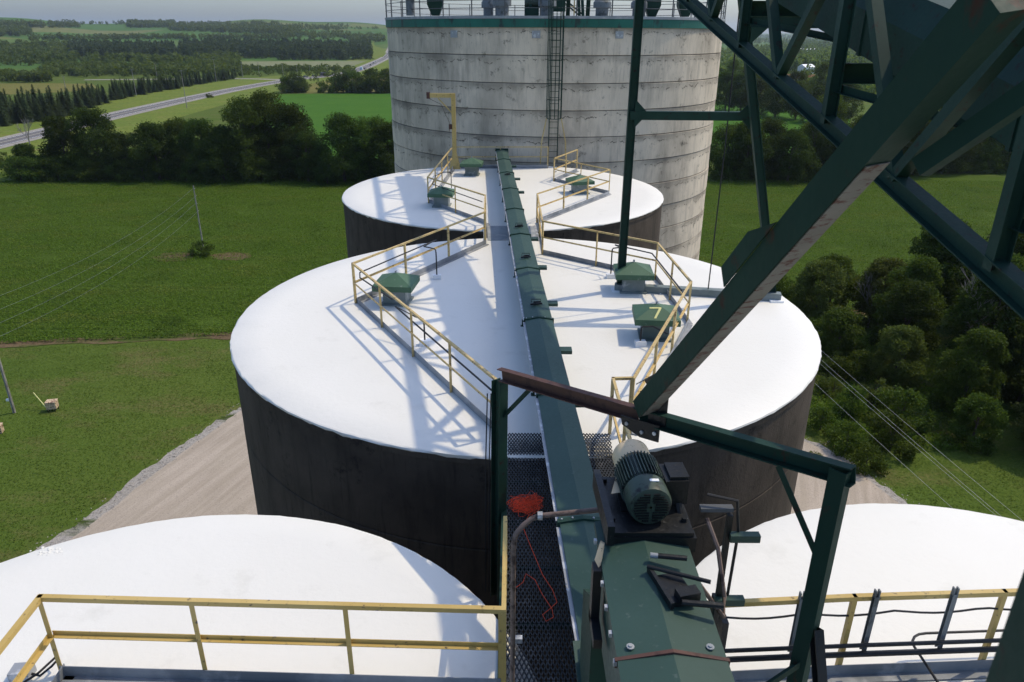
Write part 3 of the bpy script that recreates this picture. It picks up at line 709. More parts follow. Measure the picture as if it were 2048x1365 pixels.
# ------------------------------------------------------------------ upper conveyor with motor
ux, utop = .94, HC - 3.32
t = thing('drive_conveyor', 'green conveyor housing with a rusty seam and two bolts, carrying the motor', 'conveyor', (ux, 3.3, utop-.6))
hw = .32
def ucross(y0, y1, e=0): return MB().sweep([(-hw-e, -.09), (hw+e, -.09), (hw+e, -.035), (0, .02+e), (-hw-e, -.035)], (ux, y0, utop), (ux, y1, utop))
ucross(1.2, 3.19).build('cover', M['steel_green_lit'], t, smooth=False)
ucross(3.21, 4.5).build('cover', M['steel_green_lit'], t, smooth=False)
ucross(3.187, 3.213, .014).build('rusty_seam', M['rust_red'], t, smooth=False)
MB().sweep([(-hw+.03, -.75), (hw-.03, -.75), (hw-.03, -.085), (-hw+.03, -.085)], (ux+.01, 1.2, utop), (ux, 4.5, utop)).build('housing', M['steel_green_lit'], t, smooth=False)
MB().add([(ux-.3, 4.42, utop-.7), (ux+.3, 4.42, utop-.7), (ux+.3, 5.1, utop-1.2), (ux-.3, 5.1, utop-1.2), (ux-.3, 4.42, utop-2.2), (ux+.3, 4.42, utop-2.2), (ux+.3, 5.1, utop-2.2), (ux-.3, 5.1, utop-2.2)],
    [(0, 1, 2, 3), (0, 4, 5, 1), (1, 5, 6, 2), (2, 6, 7, 3), (3, 7, 4, 0), (4, 7, 6, 5)]).build('drop_chute', M['steel_green'], t, smooth=False)
for x in (-.235, .235):
    MB().lathe([(.001, .014), (.012, .014), (.013, .006), (.024, .005), (.024, 0)], 10, (ux+x, 3.27, utop-.010)).build('bolt', M['deck'], t)
for y in np.arange(3.2, 4.4, .22): MB().box((ux-hw-.012, y, utop-.06), (.02, .03, .03)).build('bolt', M['galv'], t)
MB().box((ux-hw-.03, 4.02, utop-.30), (.06, .1, .5)).box((ux-hw-.03, 3.92, utop-.5), (.06, .3, .08)).build('side_bracket', M['grease'], t)
# greasy sensor clamp lying on the cover
c = Vector((ux+.12, 3.72, utop+.02))
mb = MB(); mb.box(c, (.16, .26, .04), .25); mb.box(c+Vector((-.10, 0, .02)), (.025, .36, .05), .25); mb.tube([c+Vector((-.16, .16, .05)), c+Vector((.22, .0, .06))], .014); mb.tube([c+Vector((.0, -.17, .05)), c+Vector((.25, -.2, .05))], .020)
mb.tube([c+Vector((-.1, .27, .05)), c+Vector((.12, .24, .05))], .018); mb.box(c+Vector((.05, -.1, .05)), (.14, .08, .06), .25); mb.build('hatch_clamp', M['grease'], t)
MB().tube([c+Vector((-.12, .272, .05)), c+Vector((-.07, .264, .05))], .019, 10).build('clamp_sleeve', M['deck'], t)

# motor
mf = DD(1302, 1016, 5.4); ax = Vector((-.06, 1, 0)).normalized()
t = thing('electric_motor', 'grey green electric motor with cooling fins and slotted fan cover', 'motor', (mf.x, mf.y+.3, utop+.02))
Rm = ax.to_track_quat('Z', 'Y').to_matrix()
r0 = .160
MB().lathe([(.01, .002), (r0*.72, .0), (r0*.93, .012), (r0, .045), (r0*1.0, .19), (r0*.9, .2), (.01, .2)], 40, mf, Rm).build('fan_cover', M['motor'], t)
mb = MB()                                          # slots in the fan cover
for k in range(-6, 7):
    y = k*.022; half = math.sqrt(max(0, (r0*.78)**2 - y*y))
    for s_ in (-1, 1):
        a0, a1 = .03 if abs(k) < 2 else .012, half
        if a1 - a0 < .03: continue
        c_ = mf + Rm @ Vector((s_*(a0+a1)/2, y, -.003)); mb.box(c_, ((a1-a0), .011, .008), 0, Rm)
mb.build('fan_slots', M['grease'], t)
MB().lathe([(r0*.86, .19), (r0*.86, .50), (r0*.7, .52), (.01, .54)], 36, mf, Rm).build('stator_housing', M['motor'], t)
for k in range(40):
    a = k*2*math.pi/40
    if 4.1 < a < 5.3: continue
    d = Rm @ Vector((math.cos(a), math.sin(a), 0)); c_ = mf + d*(r0*.93) + ax*.35
    MB().bar(c_-ax*.145, c_+ax*.145, .007, .045, up=d).build('cooling_fin', M['motor'], t)
jb = mf + Vector((r0*1.32, .3, .0))
MB().box(jb, (.17, .24, .2), .05).box(jb+Vector((.02, -.0, .11)), (.14, .2, .03), .05).build('terminal_box', M['grease'], t)
MB().box(mf+ax*.36+Vector((0, 0, -r0-.02)), (.32, .4, .08)).build('foot', M['grease'], t)
MB().box(mf+Vector((.03, .11, r0*.985)), (.065, .035, .006), 0, Matrix.Rotation(-.1, 3, 'X')).build('name_plate', M['white_paint'], t)
MB().tube([jb+Vector((.03, -.1, -.1)), jb+Vector((.05, -.18, -.22)), jb+Vector((.05, -.2, -.42))], .03, 8).build('cable', M['black'], t)
t = thing('motor_base', 'greasy black motor base plate bolted on the conveyor housing', 'base', (mf.x, mf.y+.2, utop))
MB().box((mf.x-.0, mf.y+.26, utop+.05), (.60, .70, .05)).build('top_plate', M['grease'], t)
MB().box((mf.x-.0, mf.y-.05, utop-.02), (.64, .1, .12)).build('front_channel', M['grease'], t)
MB().box((mf.x-.31, mf.y+.2, utop+.1), (.05, .72, .16), .04).build('side_plate', M['grease'], t)
for sx in (-1, 1):
    for yy in (.05, .55): MB().lathe([(.001, .03), (.022, .03), (.022, 0)], 6, (mf.x+sx*.26, mf.y+yy, utop+.075)).build('bolt', M['grease'], t)
t = thing('belt_guard', 'beige chipped drive guard behind the electric motor', 'guard', (mf.x-.2, mf.y+.7, utop))
gp = mf + ax*.55
MB().lathe([(.01, -.02), (r0*.86, -.02), (r0*.92, .02), (r0*.92, .15), (.01, .17)], 30, gp, Rm).build('drum_cover', M['beige'], t)
pts = [DY(1243, 916, gp.y+.05), DY(1272, 912, gp.y+.1), DY(1244, 985, gp.y-.28), DY(1222, 988, gp.y-.30)]
MB().plate(pts, .03, (.3, .9, -.2)).build('side_guard', M['beige'], t, smooth=False)
pts = [DY(1200, 1085, gp.y-.72), DY(1208, 1090, gp.y-.72), DY(1200, 1142, gp.y-.86), DY(1189, 1120, gp.y-.84)]
MB().plate(pts, .03, (.3, .9, -.2)).build('lower_guard', M['beige'], t, smooth=False)

# stand with cables to the right of the motor
s0 = Vector((mf.x+.50, mf.y+.15, utop-.1))
t = thing('cable_stand', 'thin dark steel stand with grey brackets and cable beside the motor', 'stand', (s0.x, s0.y, ZR))
MB().bar((s0.x+.12, s0.y, ZR), (s0.x+.12, s0.y, s0.z+.16), .04, .04).build('post', M['grease'], t)
MB().bar((s0.x-.1, s0.y+.02, s0.z+.2), (s0.x+.14, s0.y+.02, s0.z+.2), .06, .03).build('top_bracket', M['dark_grey'], t)
for z, dx in ((-.02, .24), (-.62, .2)): MB().box((s0.x+dx, s0.y-.03, s0.z+z), (.22, .06, .06)).build('arm_bracket', M['steel_green_lit'], t)
MB().tube([(s0.x-.05, s0.y+.05, s0.z+.3), (s0.x+.16, s0.y, s0.z+.28), (s0.x+.2, s0.y, s0.z), (s0.x+.19, s0.y, s0.z-.6), (s0.x+.1, s0.y, s0.z-.85)], .012, 6).build('cable', M['black'], t)
MB().tube([(s0.x-.08, s0.y-.1, s0.z+.2), (s0.x-.02, s0.y-.25, s0.z+.05), (s0.x+.02, s0.y-.4, s0.z-.25), (s0.x+.0, s0.y-.5, s0.z-.34), (s0.x-.25, s0.y-.45, s0.z-.0)], .016, 6).build('flexible_conduit', M['rust_pipe'], t)

# inspection box at the low end of the roof conveyor
p = G(1182, 1325, ZR+.95)
t = thing('inspection_box', 'green sloping inspection box with handle at the conveyor end', 'box', (p.x, p.y, ZR))
MB().box((p.x, p.y-.02, ZR+.68), (.24, .40, .5), -.1).build('housing', M['steel_green_lit'], t)
lid = MB().add([p+Vector(v) for v in ((-.14, -.26, -.03), (.13, -.23, -.03), (.11, .2, .06), (-.16, .17, .06), (-.14, -.26, .0), (.13, -.23, .0), (.11, .2, .09), (-.16, .17, .09))],
    [(3, 2, 1, 0), (4, 5, 6, 7), (0, 1, 5, 4), (1, 2, 6, 5), (2, 3, 7, 6), (3, 0, 4, 7)]).build('lid', M['steel_green_lit'], t, smooth=False)
MB().tube([p+Vector(v) for v in ((-.07, -.1, .03), (-.07, -.1, .1), (-.07, .1, .14), (-.07, .1, .07))], .010, 6).build('handle', M['grease'], lid)

# ------------------------------------------------------------------ portal frame over the walkway
pz = HC - 3.49
A, B = Vector((-.12, 8.80, HC-4.21)), Vector((2.86, 5.36, pz))
def px_of(P): cp, sp = math.cos(PITCH), math.sin(PITCH); z = P.z-HC; return 1024 + F_PX*P.x/(P.y*cp - z*sp)
TB = min((k/200 for k in range(40, 190)), key=lambda t_: abs(px_of(A.lerp(B, t_)) - 1298))
t = thing('portal_frame', 'dark steel portal frame with knee braces spanning the conveyor', 'frame', (A.x, A.y, ZR))
d = (B-A).normalized(); sd = Vector((d.y, -d.x, 0))
MB().chan(A - d*.06, A.lerp(B, TB*.93), .09, .175, .012).build('beam', M['rust_red'], t, smooth=False)['label'] = 'rusty red brown half of the cross beam'
MB().chan(A.lerp(B, TB*.935), B + d*.08, .10, .175, .012).build('beam', M['rust_green'], t, smooth=False)
MB().ibeam((A.x-.08, A.y+.0, ZR-1.6), (A.x-.04, A.y+.02, A.z-.1), .15, .17, .012, up=d).build('post', M['steel_green'], t, smooth=False)
MB().chan((B.x-.02, B.y+.02, ZR-.6), (B.x-.02, B.y+.02, pz+.04), .15, .13, .012, up=-sd).build('post', M['rust_green'], t, smooth=False)
MB().angle(A+Vector((0, 0, -.62)), A + d*.52 + Vector((0, 0, -.1)), .06).build('knee_brace', M['steel_green'], t, smooth=False)
MB().angle(B+Vector((-.03, 0, -.95)), B - d*.58 + Vector((0, 0, -.1)), .065).build('knee_brace', M['steel_green'], t, smooth=False)
low = Vector((B.x-.03, B.y, ZR+.75))
MB().angle(low, low + Vector((-1.25, -.35, -.75)), .07).build('lower_brace', M['steel_green'], t, smooth=False)
MB().chan(low+Vector((.05, -.05, .45)), low+Vector((.12, -.75, -.9)), .09, .12).build('lower_brace', M['grease'], t, smooth=False)

# ------------------------------------------------------------------ slanting strut
S0, S1 = A.lerp(B, TB) + Vector((-.04, .06, .10)), DD(1812, 212, 4.25)
ds = (S1-S0).normalized(); S2 = S0 + ds*5.4
t = thing('slanting_strut', 'big dark green slanting strut with rusted flaking underside and gusset plates', 'strut', S0)
view = (Vector((0, 0, HC)) - S0.lerp(S1, .5)).normalized()
v_ = (view - ds*view.dot(ds)).normalized(); w_ = ds.cross(v_)
if w_.z > 0: w_ = -w_
n1 = v_*math.cos(R(32)) - w_*math.sin(R(32)); n2 = v_*math.sin(R(32)) + w_*math.cos(R(32))
MB().bar(S0 - ds*.05, S2, .20, .17, up=n1).build('box_beam', M['rust_green'], t, smooth=False)
pl = MB(); o = n2*(.10+.003); s2 = n1*.075
a, b = S0 + ds*.05, S0.lerp(S1, .93)
pl.plate([a+o-s2, b+o-s2, b+o+s2, a+o+s2], .006, n2); pl.build('bottom_plate', M['rust_flaked_lit'], t, smooth=False)
# side gusset where the brace meets
g0 = S0 + ds*(S1-S0).length*.62 - n2*.10 + n1*.087
MB().plate([g0 - ds*.28, g0 - ds*.20 - n2*.13, g0 + ds*.3 - n2*.13, g0 + ds*.62], .012, n1).build('gusset', M['rust_green'], t, smooth=False)
# second arm of the fork
k0 = DD(1842, 335, 4.40); k1 = DD(2110, 152, 4.15)
MB().bar(k0, k0 + (k1-k0)*1.15, .10, .09, up=n1).build('fork_arm', M['rust_green'], t, smooth=False)
# bolted foot bracket sitting on the cross beam
fb = A.lerp(B, TB); t = thing('foot_bracket', 'rusty bolted bracket joining the slanting strut to the cross beam', 'bracket', fb)
MB().chan(fb+Vector((-.06, .16, .30)), fb+Vector((.10, .0, .50)), .16, .1, .01).build('seat_channel', M['rust_flaked_lit'], t, smooth=False)
MB().plate([fb+Vector(v) for v in ((.0, -.02, -.05), (.17, -.13, -.05), (.17, -.13, .62), (.06, -.06, .55), (.0, -.02, .40))], .014, sd).build('side_plate', M['grease'], t, smooth=False)
MB().plate([fb+Vector(v)+sd*.075 for v in ((-.22, .14, -.02), (.16, -.10, -.02), (.16, -.10, -.22), (-.02, .01, -.22), (-.2, .13, -.13))], .014, sd).build('lower_plate', M['grease'], t, smooth=False)
for v in ((.0, .0, -.15), (.12, -.08, -.12), (-.15, .1, -.10)):
    MB().lathe([(.001, .016), (.022, .016), (.022, 0)], 8, fb+Vector(v)+sd*.09, sd.to_track_quat('Z', 'Y').to_matrix()).build('bolt', M['galv'], t)

# ------------------------------------------------------------------ support bent on the middle roof
p = G(1240, 583, ZR); q = G(1548, 603, ZR)
t = thing('support_bent', 'dark green steel column pair with cross beam standing on the middle roof', 'frame', p)
zt = HC + 3.0; c_top = Vector((p.x+.02, p.y, zt))
MB().ibeam(p+Vector((0, 0, .16)), c_top, .16, .2, .014, up=(1, 0, 0)).build('column', M['steel_green'], t, smooth=False)
bt = DY(1487, 10, 18.0); bb = Vector((q.x-.05, q.y+.1, ZR+.16)); bt2 = bb + (bt-bb)*1.3
MB().ibeam(bb, bt2, .16, .2, .014, up=(1, 0, 0)).build('column', M['steel_green'], t, smooth=False)
xl = DY(1260, 231, p.y); xr = DY(1508, 233, p.y-.3)
MB().chan(xl, xr, .16, .2, .012, flip=-1).build('cross_beam', M['steel_green'], t, smooth=False)
for e, s_ in ((xl, 1), (xr, -1)):
    MB().plate([e+Vector((s_*.1, -.09, .1)), e+Vector((s_*.1, -.09, .38)), e+Vector((s_*.38, -.09, .1))], .012, (0, 1, 0)).build('gusset', M['steel_green'], t, smooth=False)
    MB().plate([e+Vector((s_*.1, -.09, -.1)), e+Vector((s_*.1, -.09, -.3)), e+Vector((s_*.28, -.09, -.1))], .012, (0, 1, 0)).build('gusset', M['steel_green'], t, smooth=False)
hb = DY(1495, 42, 18.0)
MB().ibeam(hb, hb+Vector((2.6, -.1, .0)), .18, .3, .014).build('head_beam', M['steel_green'], t, smooth=False)
MB().plate([hb+Vector((.08, -.1, -.15)), hb+Vector((.08, -.1, -.5)), hb+Vector((.45, -.1, -.15))], .012, (0, 1, 0)).build('gusset', M['steel_green'], t, smooth=False)
t = thing('bearing_beam', 'grey green channel beam on blocks lying across the middle roof under the columns', 'beam', p)
e0, e1 = p+Vector((-.15, 0, .12)), q+Vector((.15, 0, .12))
MB().chan(e0, e1, .22, .2, .014, flip=-1).build('channel', M['vent_body'], t, smooth=False)
for f in (.02, .97):
    c = e0.lerp(e1, f); MB().box((c.x, c.y-.03, ZR+.03), (.34, .34, .07)).build('bearing_block', M['white_paint'], t)
for f in (.3, .66):
    c = e0.lerp(e1, f); MB().box((c.x, c.y, ZR+.03), (.2, .2, .05)).build('bearing_block', M['white_paint'], t)
cb = e0.lerp(e1, .57)+Vector((0, 0, .1)); ct = DY(1480, 0, cb.y+.3)
t = tag(MB().tube([cb, cb.lerp(ct, .5)+Vector((.03, 0, 0)), cb+(ct-cb)*1.3], .016, 6).build('guy_cable', M['black'], None, cb), 'thin dark cable rising from the bearing beam beside the leaning column', 'cable')

# ------------------------------------------------------------------ inclined truss bridge with conveyor galleries
E_ = Vector((-.047, 1, .23)); P0 = Vector((3.72, 16, HC+.39))
def on(Y, dx=0, dz=0): return P0 + E_*(Y-16) + Vector((dx, 0, dz))
t = thing('truss_bridge', 'dark green inclined steel truss bridge overhead at the edge of the roofs', 'bridge', on(2))
HT, WT = 2.35, 1.42; Ya, Yb = -3.0, 40.0
def chord(dx, dz, w_=.17, h=.2):
    MB().ibeam(on(Ya, dx, dz), on(Yb, dx, dz), w_, h, .014).build('chord', M['steel_green'], t, smooth=False)
chord(0, 0); chord(0, HT); chord(WT, HT, .12, .12)
nodes = [15.1 - 1.8*k for k in range(-13, 10)]
for k, Y in enumerate(nodes):
    vert_ = (round((15.1-Y)/1.8) % 2 == 1)
    for dx in (0,):
        if vert_:
            MB().ibeam(on(Y, dx), on(Y, dx, HT), .13, .15, .012, up=(1, 0, 0)).build('post', M['steel_green'], t, smooth=False)
        else:
            for s_ in (-1, 1):
                if Ya < Y+1.8*s_ < Yb: MB().angle(on(Y, dx, .06), on(Y+1.8*s_*.97, dx, HT-.06), .13, .012, up=(1, 0, 0)).build('diagonal', M['steel_green'], t, smooth=False)
    if vert_:
        MB().chan(on(Y, .08, .60), on(Y, WT-.08, .60), .14, .24, .012).build('floor_beam', M['steel_green'], t, smooth=False)
        MB().angle(on(Y, .05, HT), on(Y, WT-.05, HT), .1).build('top_tie', M['steel_green'], t, smooth=False)
        MB().angle(on(Y, .05, .42), on(Y-3.4, WT-.1, .72), .09).build('lateral_brace', M['steel_green'], t, smooth=False)
# far end bent standing on the big silo's deck
f = on(40, 0, 0)
for dx in (.2, WT-.2): MB().ibeam(Vector((f.x+dx, 41.3, ZD-.1)), on(39.8, dx, -.1), .18, .2, .014, up=(1, 0, 0)).build('end_post', M['steel_green'], t, smooth=False)

def gallery(name, label, x0, z0, wd, m, Y0=-2.5, Y1=39.5):
    g = thing(name, label, 'conveyor', Vector((P0.x + x0, 2, HC)))
    pr = [(0, .0), (wd, 0), (wd, .48), (wd-.2, .78), (.2, .78), (0, .48), (.0, .19)]
    L = 3.05; Y = Y0; k = 0
    while Y < Y1:
        a, b = on(Y+.008, x0, z0), on(min(Y+L, Y1)-.008, x0, z0)
        # vertical-sided octagon: sweep along the slope
        vs = [Vector(P)+Vector((q_[0], 0, q_[1])) for P in (a, b) for q_ in pr]; n = len(pr)
        mb = MB().add(vs, [(i_, (i_+1) % n, n+(i_+1) % n, n+i_) for i_ in range(n)] + [tuple(range(n))[::-1], tuple(range(n, 2*n))])
        s_ = mb.build('panel_section', M[m], g, smooth=False)
        c = on(Y, x0, z0)
        pr2 = [(-.02, -.02), (wd+.02, -.02), (wd+.02, .49), (wd-.19, .80), (.19, .80), (-.02, .49)]; n2_ = 6
        vs = [c+Vector((q_[0], yy, q_[1]+yy*.23)) for yy in (-.03, .03) for q_ in pr2]
        MB().add(vs, [(i_, (i_+1) % n2_, n2_+(i_+1) % n2_, n2_+i_) for i_ in range(n2_)] + [tuple(range(n2_))[::-1], tuple(range(n2_, 2*n2_))]).build('joint_band', M['steel_green'], s_, smooth=False)
        Y += L; k += 1
    return g
gallery('conveyor_gallery', 'dark green covered conveyor with folded sides inside the truss bridge', .24, .83, 1.0, 'steel_green')

# column of the camera's own tower, very close at the edge of the view
cp_ = DD(2130, 1300, 1.45)
t = tag(MB().ibeam((cp_.x+.03, cp_.y, HC-6), (cp_.x+.03, cp_.y, HC+1), .13, .16, .012, up=(1, -.3, 0)).build('tower_column', M['steel_green'], None, (cp_.x, cp_.y, HC-6), smooth=False), 'out of focus dark green tower column close to the railing with conduits', 'column')

# ------------------------------------------------------------------ conduits, cables, small fittings
def fitting(name, label, cat, loc): return thing(name, label, cat, loc)
t = thing('conduit_run', 'pair of dark conduits on slotted posts along the yellow railing', 'conduit', (3.5, 5.8, nearz+.4))
o = Vector((0, -.06, 0))
for z, r in ((.52, .022), (.40, .03)):
    MB().tube([Vector((1.45, 5.72, nearz+z))+o, Vector((3.5, 5.84, nearz+z))+o, Vector((7.2, 6.03, nearz+z))+o], r, 10).build('conduit', M['grease'], t)
pts = []
for x in np.linspace(1.5, 7.2, 40):
    s_ = ((x-2.1) % .95)/.95; pts.append((x, 5.9+(x-3.5)*.05, nearz+.86-.05*math.sin(math.pi*s_)+ (.05 if x > 6 else 0)))
MB().tube(pts, .011, 6).build('cable', M['black'], t)
for px in (1440, 1600, 1747, 1900, 2040):
    tp = G(px, 1192-(px-1440)*.05, nearz+1.13); mb = MB()
    y = 5.86+(tp.x-3.5)*.05
    mb.chan((tp.x, y, nearz+.36), (tp.x, y, nearz+1.1), .05, .05, .006, up=(0, 1, 0)); mb.box((tp.x-.02, y, nearz+1.13), (.014, .04, .09)); mb.box((tp.x+.02, y, nearz+1.13), (.014, .04, .09)); mb.build('slotted_post', M['deck_dark'], t)
zc0 = nearz+.3; pts = [G(x, y, zc0) for x, y in ((2090, 1258), (1990, 1262), (1852, 1267), (1838, 1269), (1829, 1274), (1825, 1283), (1828, 1293), (1850, 1326), (1882, 1375))]
t = tag(MB().tube(pts, .014, 8).build('bent_conduit', M['black'], None, pts[5]), 'black bent conduit curving down to the platform below the railing', 'conduit')
def goose(base, h, over, run, label, box=True):
    b = G(*base, ZR+.04) if base[1] > 455 else G(*base, ZB+.04); t = thing('conduit_gooseneck', label, 'conduit', b, 'black conduit goosenecks on the roofs')
    o = Vector(over); pts = [b+Vector((0, 0, .03)), b+Vector((0, 0, h-.12)), b+Vector((0, 0, h-.03))+o*.03, b+Vector((0, 0, h))+o*.12] + [b+o+Vector((0, 0, h))] + [Vector(r_) for r_ in run]
    MB().tube(pts, .018, 8).build('pipe', M['black'], t)
    if box: MB().box(b+Vector((0, 0, .06)), (.24, .15, .12), .1).build('junction_box', M['white_paint'], t)
zc = Z1 + .8
goose((874, 558), .85, (-.35, .25, 0), [(-2.2, 20.6, zc), (-3.8, 17.45, zc), (-3.75, 17.2, zc-.05), (-2.7, 15.5, zc)], 'black gooseneck conduit rising in the shade and joining the railing behind the vent cap')
goose((850, 690), .6, (-.2, .15, 0), [(-2.6, 15.3, zc-.1), (-.35, 11.2, zc-.1)], 'black gooseneck conduit between vent cap and portal along the pale railing')
goose((1221, 556), .85, (.25, .1, 0), [(2.9, 20.15, zc), (3.8, 19.3, zc), (3.95, 16.2, zc)], 'black gooseneck conduit beside the vent cap behind the column')
goose((1280, 692), .45, (.25, .02, 0), [(3.3, 14.4, zc-.35)], 'black gooseneck conduit beside the cap numbered 7')
goose((903, 382), .8, (-.3, .05, 0), [(-3.25, 31.2, Z2+.8), (-3.25, 29.6, Z2+.75), (-1.1, 26.3, Z2+.75)], 'black gooseneck conduit beside the vent cap on the rear roof')
goose((1108, 362), .4, (.1, .1, 0), [(2.0, 34.0, Z2+.5)], 'short conduit by the railing corner under the caged ladder')
# conduit that runs along the walkway to the motor
t = thing('brown_conduit', 'rusty brown conduit bending from the walkway edge to the motor base', 'conduit', (.05, 6.2, ZR))
za = utop - .55
pa, pb, pc = G(1200, 1020, utop-.2), G(1080, 1032, utop-.25), G(1032, 1062, utop-.35)
MB().tube([pa, pb, pb.lerp(pc, .35)+Vector((0, .015, .01)), pb.lerp(pc, .7)+Vector((0, .01, -.0)), pc+Vector((.0, .0, -.03)), pc+Vector((-.015, -.01, -.10)), pc+Vector((-.02, -.02, -.2)), pc+Vector((-.02, -.02, -1.0)), (pc.x-.03, pc.y, ZR+.2)], .022, 10).build('pipe', M['rust_pipe'], t)
MB().tube([pb+Vector((-.02, 0, 0)), pb+Vector((.02, 0, 0))], .035, 8).build('coupling', M['galv'], t)
p = G(1036, 1279, ZR+.45); t = thing('pipe_clamp', 'small grey pipe clamp on the short yellow railing', 'clamp', p)
MB().box(p, (.09, .06, .06)).build('block', M['galv'], t); MB().tube([p+Vector((-.05, 0, 0)), p+Vector((-.1, 0, 0))], .02).build('bolt', M['galv'], t)
# cables hanging beside the left portal post
t = thing('hanging_cable', 'thin dark cables hanging beside the portal post', 'cable', (-.28, 8.8, ZR))
for k, dx in enumerate((0, .05)):
    MB().tube([(-.28-dx, 8.85, A.z-.3), (-.31-dx, 8.8, A.z-1.3), (-.33-dx, 8.7, ZR-1.4)], .009, 6).build('strand', M['black'], t)
# orange cord reel hanging at the railing end
p = G(990, 908, ZR-.1); t = thing('cord_bundle', 'small bundle of orange cord hanging on the railing end by the portal post', 'cord', p)
for k in range(9):
    a0 = random.random()*6; MB().tube([p+Vector((.06*math.cos(a0+a)*(1+.15*math.sin(3*a)), .05*math.sin(a0*2+a*2)*.5, .11*math.sin(a+a0*.2)+.02*k/9)) for a in np.linspace(0, 6.3, 15)], .008, 5, caps=False).build('loop', M['orange'], t)
# heap of orange twine on the grating
c = G(1052, 1012, ZR+.03); t = thing('twine_heap', 'tangled heap of orange baler twine lying on the grating', 'twine', c)
for k in range(11):
    o_ = Vector((random.gauss(0, .03), random.gauss(0, .05), 0)); r1, r2 = random.uniform(.06, .24), random.uniform(.06, .24); ph = random.random()*6.28; P = []
    for a in np.linspace(0, 6.28*random.uniform(3, 6), 80):
        P.append(c + o_ + Vector((r1*math.cos(a+ph)*(1+.25*math.sin(2.3*a)) + random.gauss(0, .004), r2*math.sin(a*1.07)*(1+.3*math.cos(1.7*a)) + random.gauss(0, .004), .008+.03*abs(math.sin(a*.7+k)))))
    MB().tube(P, .0026, 4).build('tangle_strand', M['orange'], t)
tr = [(1058, 1030), (1046, 1055), (1060, 1090), (1085, 1150), (1105, 1180), (1114, 1205), (1100, 1218), (1085, 1230), (1092, 1243), (1107, 1235), (1104, 1218), (1085, 1190), (1070, 1160), (1052, 1148), (1046, 1165), (1033, 1175)]
MB().tube([G(x, y, ZR+.012) for x, y in tr], .0042, 5).build('loose_end', M['orange'], t)
# junction box and loop at the platform corner
p = G(45, 1348, nearz+.05); t = thing('junction_box', 'grey junction box with looped cable at the platform corner', 'junction box', p)
MB().box(p+Vector((0, 0, .02)), (.2, .16, .12), .1).build('box', M['galv'], t)
q = G(100, 1340, nearz+.08); MB().tube([p+Vector((.1, 0, 0)), q+Vector((-.06, -.08, 0)), q+Vector((.03, 0, .05)), q+Vector((.05, .08, .06)), q+Vector((0, .12, .05)), q+Vector((-.1, -.05, .0)), q+Vector((-.2, -.2, 0))], .013, 8).build('cable_loop', M['black'], t)
# platform deck strips by the two near railings (oversprayed steel)
t = tag(MB().box((-2.4, 5.42, nearz+.02), (4.7, .55, .03), -.02).build('platform_deck', M['toe'], None, (-2.4, 5.4, nearz)), 'grey oversprayed platform deck along the worn railing without conduits', 'platform')
t = tag(MB().box((4.5, 5.45, nearz+.02), (5.8, .6, .03), .055).build('platform_deck', M['toe'], None, (4.5, 5.4, nearz)), 'grey oversprayed platform deck along the railing with conduits', 'platform')
MBx = MB().box(G(1435, 1255, nearz+.9), (.06, .42, .5)); t = tag(MBx.build('cable_tray_end', M['grease'], None, G(1435, 1255, nearz+.9)), 'dark folded steel plate beside the drive conveyor at the railing end', 'plate')

# ------------------------------------------------------------------ vegetation
def crown_points(lobes, n, rng, shell=.55):
    lob = np.array(lobes); vol = lob[:, 3]*lob[:, 4]*lob[:, 5]; pr = vol**(2/3); pr /= pr.sum()
    k = rng.choice(len(lob), n, p=pr); d = rng.normal(size=(n, 3)); d /= np.linalg.norm(d, axis=1)[:, None]
    r = shell + (1-shell)*rng.random(n)**.5
    return lob[k, :3] + d*r[:, None]*lob[k, 3:]
def broadleaf(h, wd, n, leafsize, seed, mleaf, squat=.12, clumps=26):
    rng = np.random.default_rng(seed); lobes = []
    for k in range(clumps):
        f = rng.random()**.8; z = h*(squat + (1-squat)*(.12 + .8*f)); rmax = wd*.5*math.sin(math.pi*min(1, .22+.75*f))**.7
        a = rng.random()*6.28; rr = rmax*rng.random()**.38*rng.uniform(.75, 1.08); s_ = wd*rng.choice([.055, .075, .10, .13, .17])*rng.uniform(.85, 1.15)
        lobes.append((rr*math.cos(a), rr*math.sin(a), z, s_, s_, s_*rng.uniform(.6, .9)))
    for k in range(14):
        a = rng.random()*6.28; rr = wd*.5*rng.uniform(.4, .95); s_ = wd*rng.uniform(.08, .14)
        lobes.append((rr*math.cos(a), rr*math.sin(a), h*rng.uniform(.06, .42), s_, s_, s_*.8))
    P = crown_points(lobes, n, rng); P = P[P[:, 2] > .15]
    P += rng.normal(size=P.shape)*leafsize*.55
    V, Fq = quads(P, leafsize, .12, 1.0, rng)
    me = raw_mesh('crown', V, Fq, M[mleaf])
    mb = MB(); top = Vector((0, 0, h*.8))
    mb.tube([(0, 0, -.2), (.05*h*.1, 0, h*.2), (0, .03*h*.2, h*.5), top], [h*.024, h*.019, h*.013, h*.004], 8)
    for l in lobes[:9]:
        z0 = l[2]*.55; mb.tube([(0, 0, z0), (l[0]*.5, l[1]*.5, (z0+l[2])*.5), (l[0], l[1], l[2])], [h*.010, h*.006, h*.002], 5)
    return me, mb.mesh('trunk', M['bark'])
